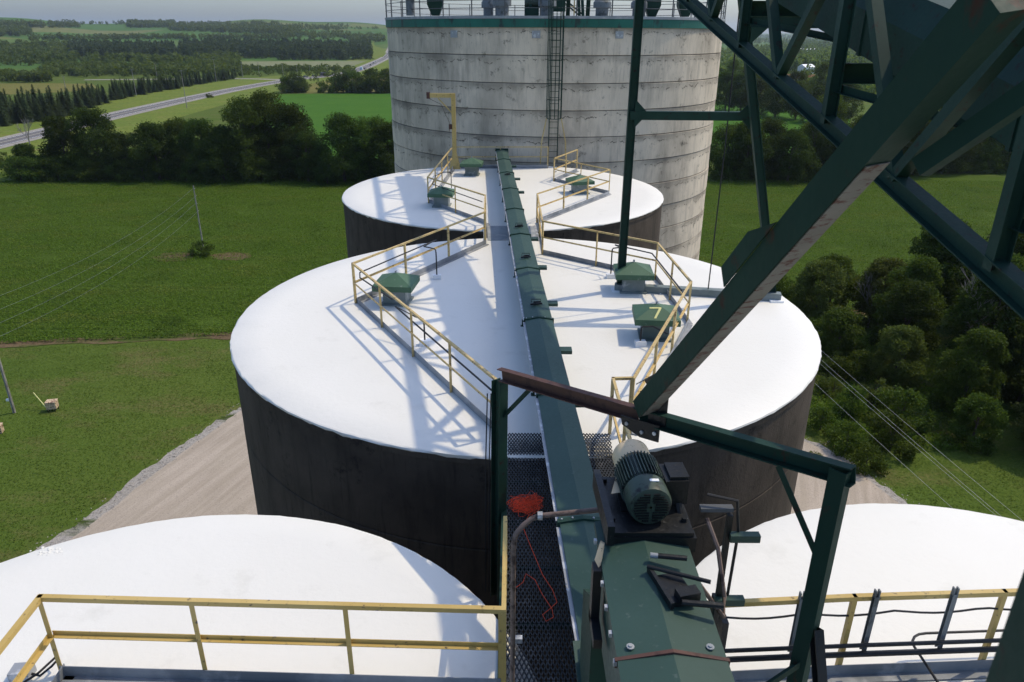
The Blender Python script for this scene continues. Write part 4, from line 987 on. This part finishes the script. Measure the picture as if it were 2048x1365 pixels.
def spruce(h, wd, seed):
    rng = np.random.default_rng(seed); V = []; Fc = []; n = 0
    for z in np.arange(.04, .985, .028):
        r = wd*.5*(1-z)**.85*rng.uniform(.85, 1.1) + .12
        for k in range(int(7+8*(1-z))):
            a = rng.random()*6.28; L = r*rng.uniform(.7, 1.12); dirv = np.array([math.cos(a), math.sin(a), 0]); sdv = np.array([-math.sin(a), math.cos(a), 0])
            z0 = z*h + rng.uniform(-.1, .1); w0 = .16+.22*(1-z)*wd*.3
            for m_ in range(3):
                b0, b1 = m_/3, (m_+1)/3; dz = lambda b: z0 - .42*L*b + .12*L*b*b*2
                q = [dirv*L*b0 - sdv*w0*(1-b0*.6), dirv*L*b0 + sdv*w0*(1-b0*.6), dirv*L*b1 + sdv*w0*(1-b1*.85), dirv*L*b1 - sdv*w0*(1-b1*.85)]
                for j_, bb in enumerate((b0, b0, b1, b1)): q[j_] = q[j_] + np.array([0, 0, dz(bb)]) + rng.normal(size=3)*.06
                V += q; Fc.append((n, n+1, n+2, n+3)); n += 4
    me = raw_mesh('crown', np.array(V), np.array(Fc), M['needle'])
    tr = MB().tube([(0, 0, -.2), (0, 0, h*.5), (0, 0, h*.98)], [h*.02, h*.012, .02], 7).mesh('trunk', M['bark'])
    return me, tr
def put_tree(name, label, cat, pos, meshes, sc_=1.0, rz=None, group=None, sz=None):
    t = thing(name, label, cat, pos, group); t.rotation_euler.z = random.uniform(0, 6.28) if rz is None else rz
    t.scale = (sc_*KG, sc_*KG, (sz or sc_)*KG)
    for nm, me in zip(('crown', 'trunk'), meshes):
        if me: raw_obj(nm, me, t)
    return t
BL = [broadleaf(15, 13, 22000, .36, 1, 'leaf_dark', .02, clumps=85), broadleaf(14, 11, 20000, .36, 2, 'leaf_dark', .02, clumps=75), broadleaf(17, 13, 24000, .36, 3, 'leaf', .02, clumps=90), broadleaf(13, 12, 20000, .34, 4, 'leaf', .0, clumps=75), broadleaf(11, 10, 16000, .34, 5, 'leaf_dark', .0, clumps=65)]
SH = [broadleaf(4, 5, 3200, .28, 6, 'leaf', .02, 14), broadleaf(3, 4.5, 2600, .26, 7, 'leaf_olive', .02, 12)]
# tree line behind the bean field, one tree at a time (base pixel, mesh, height factor)
line = [(60, 352, 4, .62), (140, 350, 1, .88), (205, 352, 0, .92), (255, 356, 4, .85), (320, 357, 1, .82), (370, 352, 3, .92), (415, 357, 0, .80), (455, 360, 4, 1.0), (500, 356, 2, .96), (545, 350, 2, 1.02), (590, 352, 0, .98), (618, 360, 4, .9), (690, 360, 0, .88), (745, 358, 3, .98), (780, 362, 1, .85), (655, 366, 4, .5)]
for px, py, k, f in line:
    p = G(px, py+3, 0); put_tree('broadleaf_tree', ('broad dark tree with many rounded clumps in the row behind the bean field', 'narrower dark tree in the row behind the bean field', 'tall tree standing above its neighbours in the row behind the bean field', 'wide low crowned tree in the row behind the bean field', 'short dark tree filling the row behind the bean field')[k], 'tree', p, BL[k], f, group='row of trees behind the bean field')
for px, py, k, f in [(1450, 352, 3, .85), (1490, 356, 1, .85), (1530, 352, 0, .80), (1575, 360, 4, .95), (1620, 352, 2, .72), (1670, 356, 4, 1.0), (1715, 352, 0, .85), (1762, 345, 1, .95), (1820, 345, 3, 1.0), (1880, 340, 0, 1.0), (1950, 335, 2, .95), (2020, 335, 3, 1.0), (1640, 330, 2, .95), (1790, 318, 2, .9)]:
    p = G(px, py+3, 0); put_tree('broadleaf_tree', ('broad dark tree in the row behind the field past the tall silo', 'narrow dark tree in the row behind the field past the tall silo', 'tall light green tree in the row behind the field past the tall silo', 'wide low crowned tree in the row behind the field past the tall silo', 'short dark tree in the row behind the field past the tall silo')[k], 'tree', p, BL[k], f, group='row of trees beyond the field past the tall silo')
# second row far behind on the right
for px, py, k, f in [(1450, 222, 0, .9), (1480, 226, 1, .95), (1515, 230, 3, 1.0), (1550, 235, 0, .85), (1590, 240, 2, .7), (1630, 246, 4, 1.0), (1680, 250, 0, .9), (1460, 190, 2, .9), (1500, 185, 1, 1.0), (1540, 190, 0, .9), (1590, 200, 3, .9), (1640, 205, 2, .9)]:
    p = G(px, py, 0); put_tree('broadleaf_tree', 'leafy tree of the second row beyond the far green field', 'tree', p, BL[k], f*1.1, group='second row of trees beyond the far green field')
for k in range(46):
    px = 40 + k*16.3 + random.uniform(-6, 6)
    put_tree('shrub', 'low dark bush under the row of trees behind the bean field', 'shrub', G(px, 361+random.uniform(-4, 3), 0), SH[0], random.uniform(.8, 1.3), group='bushes under the row of trees behind the bean field')
for k in range(30):
    px = 1440 + k*20.5 + random.uniform(-6, 6)
    put_tree('shrub', 'low dark bush under the row of trees past the tall silo', 'shrub', G(px, 360-k*.6+random.uniform(-4, 3), 0), SH[0], random.uniform(.8, 1.3), group='bushes under the row of trees past the tall silo')
# bare trees
def bare(h, seed, spread=.55):
    rng = random.Random(seed); mb = MB()
    def grow(p, d, L, r, n):
        q = p + d*L; mb.tube([p, p.lerp(q, .5)+Vector((rng.uniform(-.04, .04)*L, rng.uniform(-.04, .04)*L, 0)), q], [r, r*.85, r*.65], 5, caps=False)
        if n == 0: return
        for k in range(3 if n > 2 else 2+rng.randint(0, 1)):
            e = (d + Vector((rng.uniform(-1, 1), rng.uniform(-1, 1), rng.uniform(-.1, .7)))*spread).normalized()
            grow(p.lerp(q, rng.uniform(.55, 1)), e, L*rng.uniform(.6, .82), r*.6, n-1)
    grow(Vector((0, 0, -.1)), Vector((.05, 0, 1)).normalized(), h*.34, h*.016, 5)
    return mb.mesh('branches', M['deadwood'])
bm1, bm2 = bare(9, 3), bare(10, 5, .75)
for px, py, me, f, lb in [(62, 300, bm1, 1.1, 'leafless grey tree in front of the highway beside the tree row'), (1735, 655, bm1, .85, 'thin leafless tree at the field corner by the wood'), (1905, 745, bm2, 1.15, 'leafless silver tree with fanning branches in the dark wood'), (712, 178, bm1, .9, 'leafless tree in the hedge before the hay field'), (765, 172, bm2, .7, 'leafless tree near the tall silo in the hedge')]:
    t = thing('bare_tree', lb, 'tree', G(px, py, 0)); raw_obj('branches', me, t); t.scale = (f*KG, f*KG, f*KG)
# wood on the right beside the yard
BN = [broadleaf(13, 9, 24000, .32, 21, 'leaf_dark', clumps=80), broadleaf(12, 8, 22000, .30, 22, 'leaf', clumps=70), broadleaf(9, 7, 17000, .28, 23, 'leaf_olive', .05, 60), broadleaf(7, 6, 14000, .26, 24, 'leaf', .03, 50)]
wood = [((27, 74), 3, .9), ((31, 70), 2, .8), ((35, 76), 3, .9), ((30, 62), 3, .75), ((38, 66), 1, .75), ((44, 72), 0, .85), ((50, 68), 1, .95), ((56, 76), 0, 1.0), ((41, 58), 0, .8), ((48, 56), 1, .95), ((54, 60), 0, 1.0), ((61, 66), 2, 1.3), ((36, 52), 1, .62), ((43, 49), 0, .85), ((50, 48), 1, 1.0), ((58, 52), 0, 1.1), ((66, 58), 1, 1.1), ((46, 42), 0, .85), ((52, 40), 1, .85), ((60, 44), 0, 1.1), ((70, 74), 0, 1.1), ((64, 84), 1, .95), ((74, 66), 0, 1.1), ((33, 57), 2, .62), ((39, 46), 2, .7), ((55, 34), 0, .85), ((62, 36), 1, .95), ((67, 44), 0, 1.05), ((72, 52), 1, 1.05), ((58, 38), 2, 1.1), ((70, 36), 0, 1.1), ((50, 34), 2, .6), ((45, 36), 3, .6), ((78, 60), 0, 1.1), ((34, 47), 3, .6), ((40, 40), 3, .55), ((46, 64), 1, .8), ((52, 72), 0, .9), ((38, 71), 2, .8), ((47, 52), 2, .8), ((55, 46), 1, .8), ((60, 58), 0, .9), ((36, 62), 0, .6), ((42, 54), 1, .6), ((49, 44), 3, .8), ((56, 41), 3, .9), ((64, 48), 2, 1.0), ((68, 40), 2, 1.0), ((41, 45), 0, .62), ((62, 31), 0, .9), ((45, 47), 1, .7), ((53, 53), 2, .9), ((62, 62), 0, 1.35), ((70, 58), 1, 1.45), ((58, 68), 0, 1.25), ((76, 68), 0, 1.5), ((66, 70), 1, 1.3), ((72, 46), 0, 1.35), ((64, 54), 2, 1.5)]
for (x, y), k, f in wood:
    nm = ('tall dark tree in the wood beside the gravel yard', 'tall mid green tree in the wood beside the gravel yard', 'olive green bushy tree in the wood beside the gravel yard', 'low round tree at the field corner of the wood')[k]
    put_tree('broadleaf_tree', nm, 'tree', (x*KG, y*KG, 0), BN[k], f, group='trees of the wood beside the gravel yard')
shr = [(1665, 790, 1, .6), (1640, 860, 0, .5), (1700, 830, 0, .6), (1745, 800, 1, .7), (1660, 740, 1, .7), (1710, 760, 0, .7), (1690, 900, 0, .55), (1730, 940, 0, .5), (1780, 900, 0, .75), (1640, 700, 0, .8), (1800, 850, 0, .8), (1620, 930, 1, .35)]
for px, py, k, f in shr:
    put_tree('shrub', ('dark green shrub at the wood edge beside the gravel yard', 'light olive shrub at the wood edge beside the gravel yard')[k], 'shrub', G(px, py, 0), SH[k], f, group='shrubs at the wood edge')
put_tree('shrub', 'dark round bush at the foot of the utility pole in the field', 'shrub', G(405, 512, 0), SH[0], .62, sz=.5)
for px, py, f in ((20, 335, 1.2), (100, 330, 1.0), (420, 196, .7), (200, 330, 1.)): put_tree('shrub', 'olive scrub bush along the tree row near the highway', 'shrub', G(px, py, 0), SH[1], f, group='scrub along the tree row')
for k, (px, f) in enumerate(((575, 1.3), (590, 1.5), (603, 1.2), (645, .8), (672, 1.3), (688, 1.5), (705, 1.7), (722, 1.2), (742, 1.9), (762, 1.6), (776, 1.9))):
    put_tree('shrub', 'dark hedge bush between green field and hay field', 'shrub', G(px, 186, 0), SH[0], f*1.5, group='hedge between green field and hay field')
# spruces along the highway
SP = [spruce(10.5, 7.0, 31), spruce(9.5, 6.4, 32), spruce(11, 7.4, 33)]
bl = [(0, 252), (45, 246), (95, 240), (130, 233), (165, 222), (200, 209), (250, 196), (300, 186), (350, 178), (400, 169), (440, 162), (466, 158)]
def along(f):
    f *= len(bl)-1; i_ = min(int(f), len(bl)-2); a, b = bl[i_], bl[i_+1]; t_ = f-i_; return a[0]+(b[0]-a[0])*t_, a[1]+(b[1]-a[1])*t_
for row in range(4):
    for k in range(58):
        f = ((k+random.uniform(.2, .8)+row*.3)/58)**.85
        if row and random.random() < .18: continue
        px, py = along(min(f, 1)); 
        if 145 < px < 152 or 212 < px < 226: continue
        p = G(px, py-row*2.2*(1.6-f), 0); p = p + Vector((random.uniform(-2, 2), random.uniform(-3, 3), 0))
        put_tree('spruce_tree', 'dark spruce in the belt along the highway', 'tree', p, SP[random.randrange(3)], random.uniform(.74, 1.06)*(1-.42*f), group='spruce belt along the highway')

# far woods: too many to count, one mass
def far_tree(seed, conifer):
    rng = np.random.default_rng(seed)
    if conifer:
        z = rng.random(46)**.8; r = .30*(1-z)+.03; a = rng.random(46)*6.28; P = np.stack([r*np.cos(a), r*np.sin(a), z*.97], 1); return quads(P, .26, .0, 1.0, rng)[0]
    d = rng.normal(size=(46, 3)); d /= np.linalg.norm(d, axis=1)[:, None]; P = d*np.array([.40, .40, .42])*(.7+.3*rng.random((46, 1)))+[0, 0, .52]
    return quads(P, .30, .25, 1.0, rng)[0]
TP = {0: [far_tree(s_, False) for s_ in range(8)], 1: [far_tree(s_, True) for s_ in range(20, 28)]}
def woods(name, label, regions, m):
    Vs = []
    for (x0, x1, ytop, ybot, n, kind, h) in regions:
        for k in range(n):
            px = random.uniform(x0, x1); f = (px-x0)/(x1-x0)
            yt = ytop if not isinstance(ytop, tuple) else ytop[0]+(ytop[1]-ytop[0])*f
            yb = ybot if not isinstance(ybot, tuple) else ybot[0]+(ybot[1]-ybot[0])*f
            p = hit(px, random.uniform(yt, yb))
            if p is None: continue
            c = kind if kind < 2 else int(random.random() < .5); hh = h*random.uniform(.7, 1.25); a = random.random()*6.28
            T = TP[c][random.randrange(8)]; ca, sa = math.cos(a), math.sin(a); wv = hh*random.uniform(.75, 1.1)
            Vs.append(np.stack([(T[:, 0]*ca-T[:, 1]*sa)*wv+p.x, (T[:, 0]*sa+T[:, 1]*ca)*wv+p.y, T[:, 2]*hh+p.z-.3], 1))
    V = np.concatenate(Vs); o = raw_obj(name, raw_mesh(name, V, np.arange(len(V)).reshape(-1, 4), m)); return tag(o, label, 'woods', kind='stuff')
woods('conifer_wood', 'dark conifer plantation beyond the highway', [(140, 350, (98, 100), (117, 120), 700, 1, 15), (360, 740, (92, 98), (121, 114), 1500, 1, 15), (560, 745, 118, 121, 120, 1, 13)], M['needle'])
woods('mixed_wood', 'mixed far woods and hedges on the slopes beyond the highway', [
    (0, 230, 92, 118, 260, 0, 12), (0, 240, 120, 132, 110, 2, 11), (90, 460, 136, 156, 260, 0, 9), (0, 100, 158, 166, 70, 0, 8), (380, 480, 128, 145, 90, 0, 10), (220, 480, 124, 133, 90, 0, 12),
    (255, 350, 48, 57, 260, 0, 17), (350, 560, 48, 56, 200, 0, 13), (560, 700, 52, 57, 60, 0, 10), (0, 250, 46, 51, 90, 0, 12), (340, 600, (55, 62), (63, 72), 500, 0, 16), (0, 160, 53, 57, 130, 0, 16), (0, 60, 62, 75, 70, 0, 17), (220, 560, 77, 80, 200, 0, 12), (60, 250, 78, 82, 90, 0, 12), (560, 700, 70, 80, 120, 0, 13),
    (500, 680, 57, 62, 120, 0, 12), (640, 770, 57, 60, 30, 0, 10), (700, 770, 76, 86, 90, 0, 15), (480, 720, 148, 155, 60, 0, 5), (480, 700, 140, 146, 130, 0, 6), (690, 706, 152, 156, 6, 0, 9), (560, 770, 156, 172, 20, 0, 4), (420, 470, 116, 121, 30, 0, 12)], M['wood_far'])
woods('valley_wood', 'hazy far woods filling the valley beyond the second tree row', [
    (1430, 1560, 105, 175, 420, 0, 13), (1500, 1760, 100, 146, 900, 2, 13), (1560, 1900, 88, 102, 700, 2, 15), (1440, 2048, 78, 90, 900, 2, 17), (1440, 2048, 72, 78, 500, 0, 22), (1600, 2048, 150, 200, 250, 0, 9)], M['wood_far'])

# ------------------------------------------------------------------ crop and grass (uncountable)
def inside(P, poly):
    poly = np.array(poly); x, y = P[:, 0], P[:, 1]; r = np.zeros(len(P), bool); j = len(poly)-1
    for i_ in range(len(poly)):
        a, b = poly[i_], poly[j]; c = ((a[1] > y) != (b[1] > y)); r ^= c & (x < (b[0]-a[0])*(y-a[1])/(b[1]-a[1]+1e-12)+a[0]); j = i_
    return r
def blob_noise(x, y, s_=1.0):
    return (np.sin(x*.21*s_+1.3)*np.cos(y*.33*s_-.7) + np.sin(x*.53*s_+y*.4*s_)*.6 + np.sin(y*.9*s_-x*.17*s_+2)*.4)/2
def in_view(P): a = P[:, 0]/np.maximum(P[:, 1], 1); return (a > -.78) & (a < .78)
n = 880000; P = np.stack([KG*RNG.uniform(-120, 120, n), KG*(62+(152-62)*RNG.random(n)**1.35), np.zeros(n)], 1)
P[:, 1] = np.where(RNG.random(n) < .8, np.round(P[:, 1]/.76)*.76 + RNG.normal(size=n)*.15, P[:, 1])
P = P[inside(P, BEAN) & in_view(P) & (np.abs(P[:, 0]/P[:, 1]-.02) > .12)]
P = P[(blob_noise(P[:, 0], P[:, 1], .7) > -.92 + .35*RNG.random(len(P)))]
tk = np.mod(P[:, 1] + .04*P[:, 0], 18.0); P = P[~(((tk < .5) | ((tk > 2.0) & (tk < 2.5))) & (RNG.random(len(P)) < .8))]
P[:, 2] = .12+.35*RNG.random(len(P))
V, Fq = quads(P, .25, .5, 1.0)
tag(raw_obj('bean_plants', raw_mesh('bean_plants', V, Fq, M['bean'])), 'dense rows of green bean plants covering the field', 'crop', kind='stuff')
n = 420000; P = np.stack([KG*RNG.uniform(-85, 60, n), KG*RNG.uniform(20, 76, n), np.zeros(n)], 1)
lawnpoly = [(-260, 10), (-48, 10), (-35, 21), (-27.8, 35.3), (-22.6, 52.6), (-15, 58), (10, 57), (22.5, 48), (26.3, 40), (31, 24), (60, 10), (75, 75), (40, 73.5), (0, 68.6), (-27.8, 66.3), (-49, 63.8), (-260, 61)]
lawnpoly = [(a*KG, b*KG) for a, b in lawnpoly]
P = P[inside(P, lawnpoly) & (np.abs(P[:, 0]/P[:, 1]) < 1.25) & (np.abs(P[:, 0]/P[:, 1]-.02) > .2)]
P[:, 2] = .02+.06*RNG.random(len(P))
keep = blob_noise(P[:, 0]*2, P[:, 1]*2, 1) + .5*RNG.normal(size=len(P)) > -.5
P = P[keep]; V, Fq = quads(P, .15, .9, .8)
tag(raw_obj('grass_tufts', raw_mesh('grass_tufts', V, Fq, M['lawn'])), 'rough grass tufts between field and gravel yard', 'grass', kind='stuff')
n = 20000; a_ = RNG.random(n); yv = 46+22*a_; xv = 25.5+(RNG.random(n)**1.3)*(8+18*a_)+np.where(yv < 47, (47-yv)*.2, 0)-4*a_
P = np.stack([xv*KG, yv*KG, .1+.9*RNG.random(n)*RNG.random(n)], 1); P = P[inside(P, lawnpoly)]
V, Fq = quads(P, .26, .25, 1.0)
tag(raw_obj('undergrowth', raw_mesh('undergrowth', V, Fq, M['lawn'])), 'tall weeds and undergrowth at the edge of the wood beside the yard', 'undergrowth', kind='stuff')
for k, pp in enumerate((((300, 516), (330, 507), (385, 506), (395, 514), (370, 522), (320, 524)), ((415, 512), (450, 506), (500, 508), (505, 516), (470, 522), (430, 520)))):
    sheet('bare_soil', wob([G(*q_)[:2] for q_ in pp], 1.2, .3), .36 if False else .07, M['soil'])

pb_ = []
for p in SPL:
    if p.y < 20 or abs(p.x/p.y) > .8: continue
    for k in range(7):
        d = (p-YC).normalized(); q = p + d*random.gauss(.5, .55); pb_.append((q.x+random.uniform(-.4, .4), q.y+random.uniform(-.4, .4), .04))
V, Fq = quads(np.array(pb_), .17, .5, 1.0)
tag(raw_obj('loose_stones', raw_mesh('loose_stones', V, Fq, M['gravel_edge'])), 'pale loose stones along the grass edge of the gravel yard', 'stones', kind='stuff')
mb = MB()
for k in range(45):
    c = G(random.gauss(100, 16), 1104+random.gauss(0, 4), ZR-.048); r_ = random.uniform(.008, .028)
    mb.lathe([(r_, 0), (r_*.8, r_*.4), (.002, r_*.6)], 7, c)
lump = mb.build('coating_lumps', M['roof'], [o for o in bpy.data.objects if o.name == 'small_silo'][0]); lump['kind'] = 'stuff'

# ------------------------------------------------------------------ utility poles and wires
def upole(base, h, label, arms=1, r=.15, group=None, tilt=0):
    t = thing('utility_pole', label, 'utility pole', base, group); u = Vector((tilt, 0, 1))
    MB().tube([base+Vector((0, 0, -.3)), base+u*h], [r, r*.65], 8).build('pole', M['wood'], t)
    for k in range(arms):
        z = h-.35-k*.8; c = base+u*z; MB().bar(c+Vector((-1.1, 0, 0)), c+Vector((1.1, 0, 0)), .1, .12).build('crossarm', M['wood'], t)
        for dx in (-1, -.4, .4, 1): MB().lathe([(.04, 0), (.05, .1), (.02, .16)], 6, c+Vector((dx, 0, .06))).build('insulator', M['galv'], t)
    return base+u*h
pb = G(408, 503, 0); pt = upole(pb, 9.0*KG, 'grey utility pole standing in the bean field with a bush at its foot', 0)
for k in range(4):
    z = (8.6-k*1.0)*KG; MB().tube([pb+Vector((0, 0, z)), pb+Vector((.32, 0, z+.05))], .03, 6).build('insulator_bracket', M['galv'], [o for o in bpy.data.objects if o.name == 'utility_pole'][0])
b2 = G(29, 826, 0); pt2 = upole(b2, 9.5*KG, 'grey utility pole with a small box standing on the lawn', 0, .16)
MB().box(b2+Vector((-.25, -.1, 1.6)), (.28, .2, .22)).build('meter_box', M['white_paint'], [o for o in bpy.data.objects if o.name.startswith('utility_pole')][-1])
def wire(a, b, sag, label, r=.012, group=None):
    a, b = Vector(a), Vector(b); pts = [a.lerp(b, k/24)-Vector((0, 0, sag*4*(k/24)*(1-k/24))) for k in range(25)]
    return tag(MB().tube(pts, r, 4, caps=False).build('power_line', M['wire'], None, a), label, 'wire', group)
for k in range(4): wire(pb+Vector((.3*(k % 2), 0, (8.7-k*1.0)*KG)), b2+Vector((0, 0, (9.3-k*1.0)*KG)), 1.6, 'thin power line sagging between the two grey utility poles', .011, 'lines between the grey poles')
for k, (a, b) in enumerate((((1640, 693), (2060, 1045)), ((1640, 712), (2075, 1085)), ((1640, 770), (2010, 1100)), ((1655, 735), (2055, 1075)))):
    pa, pc = G(*a, 11.0-k*.4), G(*b, 11.5-k*.4); d_ = pc-pa; wire(pa-d_*.5, pc+d_*.5, .35, 'thin pale power line passing in front of the dark wood', .009, 'lines in front of the wood')
for (bx, by), (tx, ty) in (((137, 203), (127, 152)), ((273, 193), (262, 139)), ((374, 217), (359, 129)), ((433, 164), (429, 119)), ((486, 157), (483, 124)), ((519, 154), (517, 124)), ((317, 170), (316, 127)), ((567, 154), (566, 128)), ((595, 153), (594, 130)), ((620, 151), (619, 131)), ((655, 148), (654, 131))):
    b = G(bx, by, 0); d_ = ray(tx, ty); k = math.hypot(b.x, b.y)/math.hypot(d_.x, d_.y); h = HC+d_.z*k; upole(b, min(h, 19), 'wooden utility pole standing along the highway', 1, .2, 'utility poles along the highway')
for px in (465, 1120): pass
# leaning yellow marker and tan box on the lawn
p = G(98, 822, 0); t = thing('marker_post', 'thin leaning yellow marker post on the lawn beside the tan box', 'post', p)
MB().tube([p, p+Vector((-1.7, .75, 1.8))], .05, 8).build('tube', M['lettering'], t); MB().tube([p+Vector((0, 0, -.05)), p+Vector((0, 0, .06))], .07, 8).build('anchor', M['grease'], t)
p = G(107, 821, 0); t = thing('tan_box', 'rust stained tan equipment box on short legs on the lawn', 'box', p)
MB().box(p+Vector((0, 0, .70)), (.98, .84, .75), .2).build('case', M['tan_box'], t); MB().box(p+Vector((0, 0, 1.11)), (1.06, .92, .08), .2).build('lid', M['tan_box'], t)
for sx in (-1, 1):
    for sy in (-1, 1): MB().bar(p+Vector((sx*.4, sy*.32, 0)), p+Vector((sx*.4, sy*.32, .36)), .06, .06).build('leg', M['grease'], t)
p = G(-2, 866, 0); t = thing('tan_box', 'tan box on the lawn at the edge beyond the grey pole', 'box', p)
MB().box(p+Vector((0, 0, .45)), (.8, .75, .8), .3).build('case', M['tan_box'], t); MB().box(p+Vector((0, 0, .88)), (.88, .8, .08), .3).build('lid', M['tan_box'], t)

# ------------------------------------------------------------------ vehicles on the highway
def car(label, pos, heading, c, long=False):
    t = thing('truck' if long else 'car', label, 'truck' if long else 'car', pos, 'vehicles on the highway')
    m = paint('body_'+label[:14], c, None, rough=.3); L, W = (8.5, 2.4) if long else (4.5, 1.8)
    if long:
        MB().box((0, -1.2, 1.9), (W, 6.0, 2.7)).build('cargo_box', m, None); MB().box((0, 3.0, 1.5), (W*.95, 1.9, 2.0)).build('cab', M['white_paint'], None); MB().box((0, 3.97, 1.9), (W*.85, .06, .8)).build('windscreen', M['glass_dark'], None)
    else:
        MB().sweep([(-.9, .35), (.9, .35), (.9, .8), (.82, .92), (-.82, .92), (-.9, .8)], (0, -2.25, 0), (0, 2.25, 0)).build('body', m, None)
        MB().add([(-.8, -1.7, .9), (.8, -1.7, .9), (.8, 1.1, .9), (-.8, 1.1, .9), (-.66, -1.2, 1.45), (.66, -1.2, 1.45), (.66, .35, 1.45), (-.66, .35, 1.45)], [(0, 1, 5, 4), (1, 2, 6, 5), (2, 3, 7, 6), (3, 0, 4, 7), (4, 5, 6, 7)]).build('windows', M['glass_dark'], None)
        MB().box((0, -.42, 1.46), (1.3, 1.5, .04)).build('cabin_roof', m, None)
    for sx in (-1, 1):
        for y in ((-2.6, 3.0) if long else (-1.4, 1.4)): MB().tube([(sx*W*.5-.12*sx, y, .36), (sx*W*.5+.02*sx, y, .36)], .36, 12).build('wheel', M['rubber'], None)
    for o in [o for o in bpy.data.objects if o.parent is None and o.type == 'MESH' and not o.get('label') and not o.get('kind')]: o.parent = t; o.location = (0, 0, 0)
    t.rotation_euler.z = heading
for px, py, c, lb, lg, hd in ((598, 156, (.75, .75, .75), 'white car on the highway just past the side road', 0, -.9), (611, 155, (.05, .05, .06), 'black car following the white car on the highway', 0, -.9), (628, 153.5, (.06, .05, .05), 'dark car ahead of the dark truck on the highway', 0, -.6),
        (648, 152.5, (.05, .05, .06), 'dark truck on the bend of the highway', 1, -.5), (723, 141, (.35, .45, .55), 'pale blue truck on the straight rising highway', 1, .1), (729.5, 138.5, (.05, .05, .05), 'black car right behind the pale blue truck', 0, .1),
        (741, 131.5, (.05, .05, .05), 'dark car on the rising highway between the truck and a white car', 0, .1), (747, 127.5, (.05, .06, .07), 'dark car closest to the white car on the rising highway', 0, .12), (751.5, 124.5, (.7, .7, .7), 'white car farthest up the rising highway', 0, .12)):
    q = G(px, py, .19); car(lb, q, hd, c, lg)
# ------------------------------------------------------------------ far farm buildings
def barn(px, py, L, W, H, label, wallc, roofm, rz):
    p = hit(px, py); t = thing('barn', label, 'barn', p); t.rotation_euler.z = rz
    o = [MB().box((0, 0, H*.35), (L, W, H*.7)).build('wall', M['white_paint'], None), MB().add([(-L/2-.4, -W/2-.4, H*.7), (L/2+.4, -W/2-.4, H*.7), (L/2+.4, W/2+.4, H*.7), (-L/2-.4, W/2+.4, H*.7), (-L/2-.4, 0, H), (L/2+.4, 0, H)], [(0, 1, 5, 4), (2, 3, 4, 5), (0, 4, 3), (1, 2, 5), (3, 2, 1, 0)]).build('roof', M[roofm], None, smooth=False), MB().box((0, -W/2-.05, H*.25), (W*.4, .1, H*.5)).build('door', M['grease'], None)]
    for q in o: q.parent = t
barn(1625, 107, 60, 18, 9, 'long low white barn far away among the valley woods', 0, 'white_paint', .1)
barn(1611, 148, 14, 10, 9, 'white barn with bright roof beyond the bare field', 0, 'white_paint', .5)
barn(1460, 134, 12, 9, 7, 'small white house among trees past the tall silo', 0, 'galv', .3)
barn(1700, 152, 12, 9, 7, 'small pale house behind the second tree row', 0, 'galv', .8)

# ------------------------------------------------------------------ air
hz = MB().box((0, 3000, 98), (26000, 26000, 210)).build('haze', M['wire'], None, (0, 3000, -8)); hz.data.materials.clear()
hm = bpy.data.materials.new('haze_air'); hm.use_nodes = True; ht_ = hm.node_tree; ht_.nodes.clear()
ho = ht_.nodes.new('ShaderNodeOutputMaterial'); hv = ht_.nodes.new('ShaderNodeVolumePrincipled')
hv.inputs['Color'].default_value = (.76, .87, 1, 1); hv.inputs['Density'].default_value = 5.5e-5; hv.inputs['Anisotropy'].default_value = .3
ht_.links.new(hv.outputs[0], ho.inputs['Volume']); hz.data.materials.append(hm); tag(hz, 'thin pale summer haze over the fields', 'haze', kind='stuff')
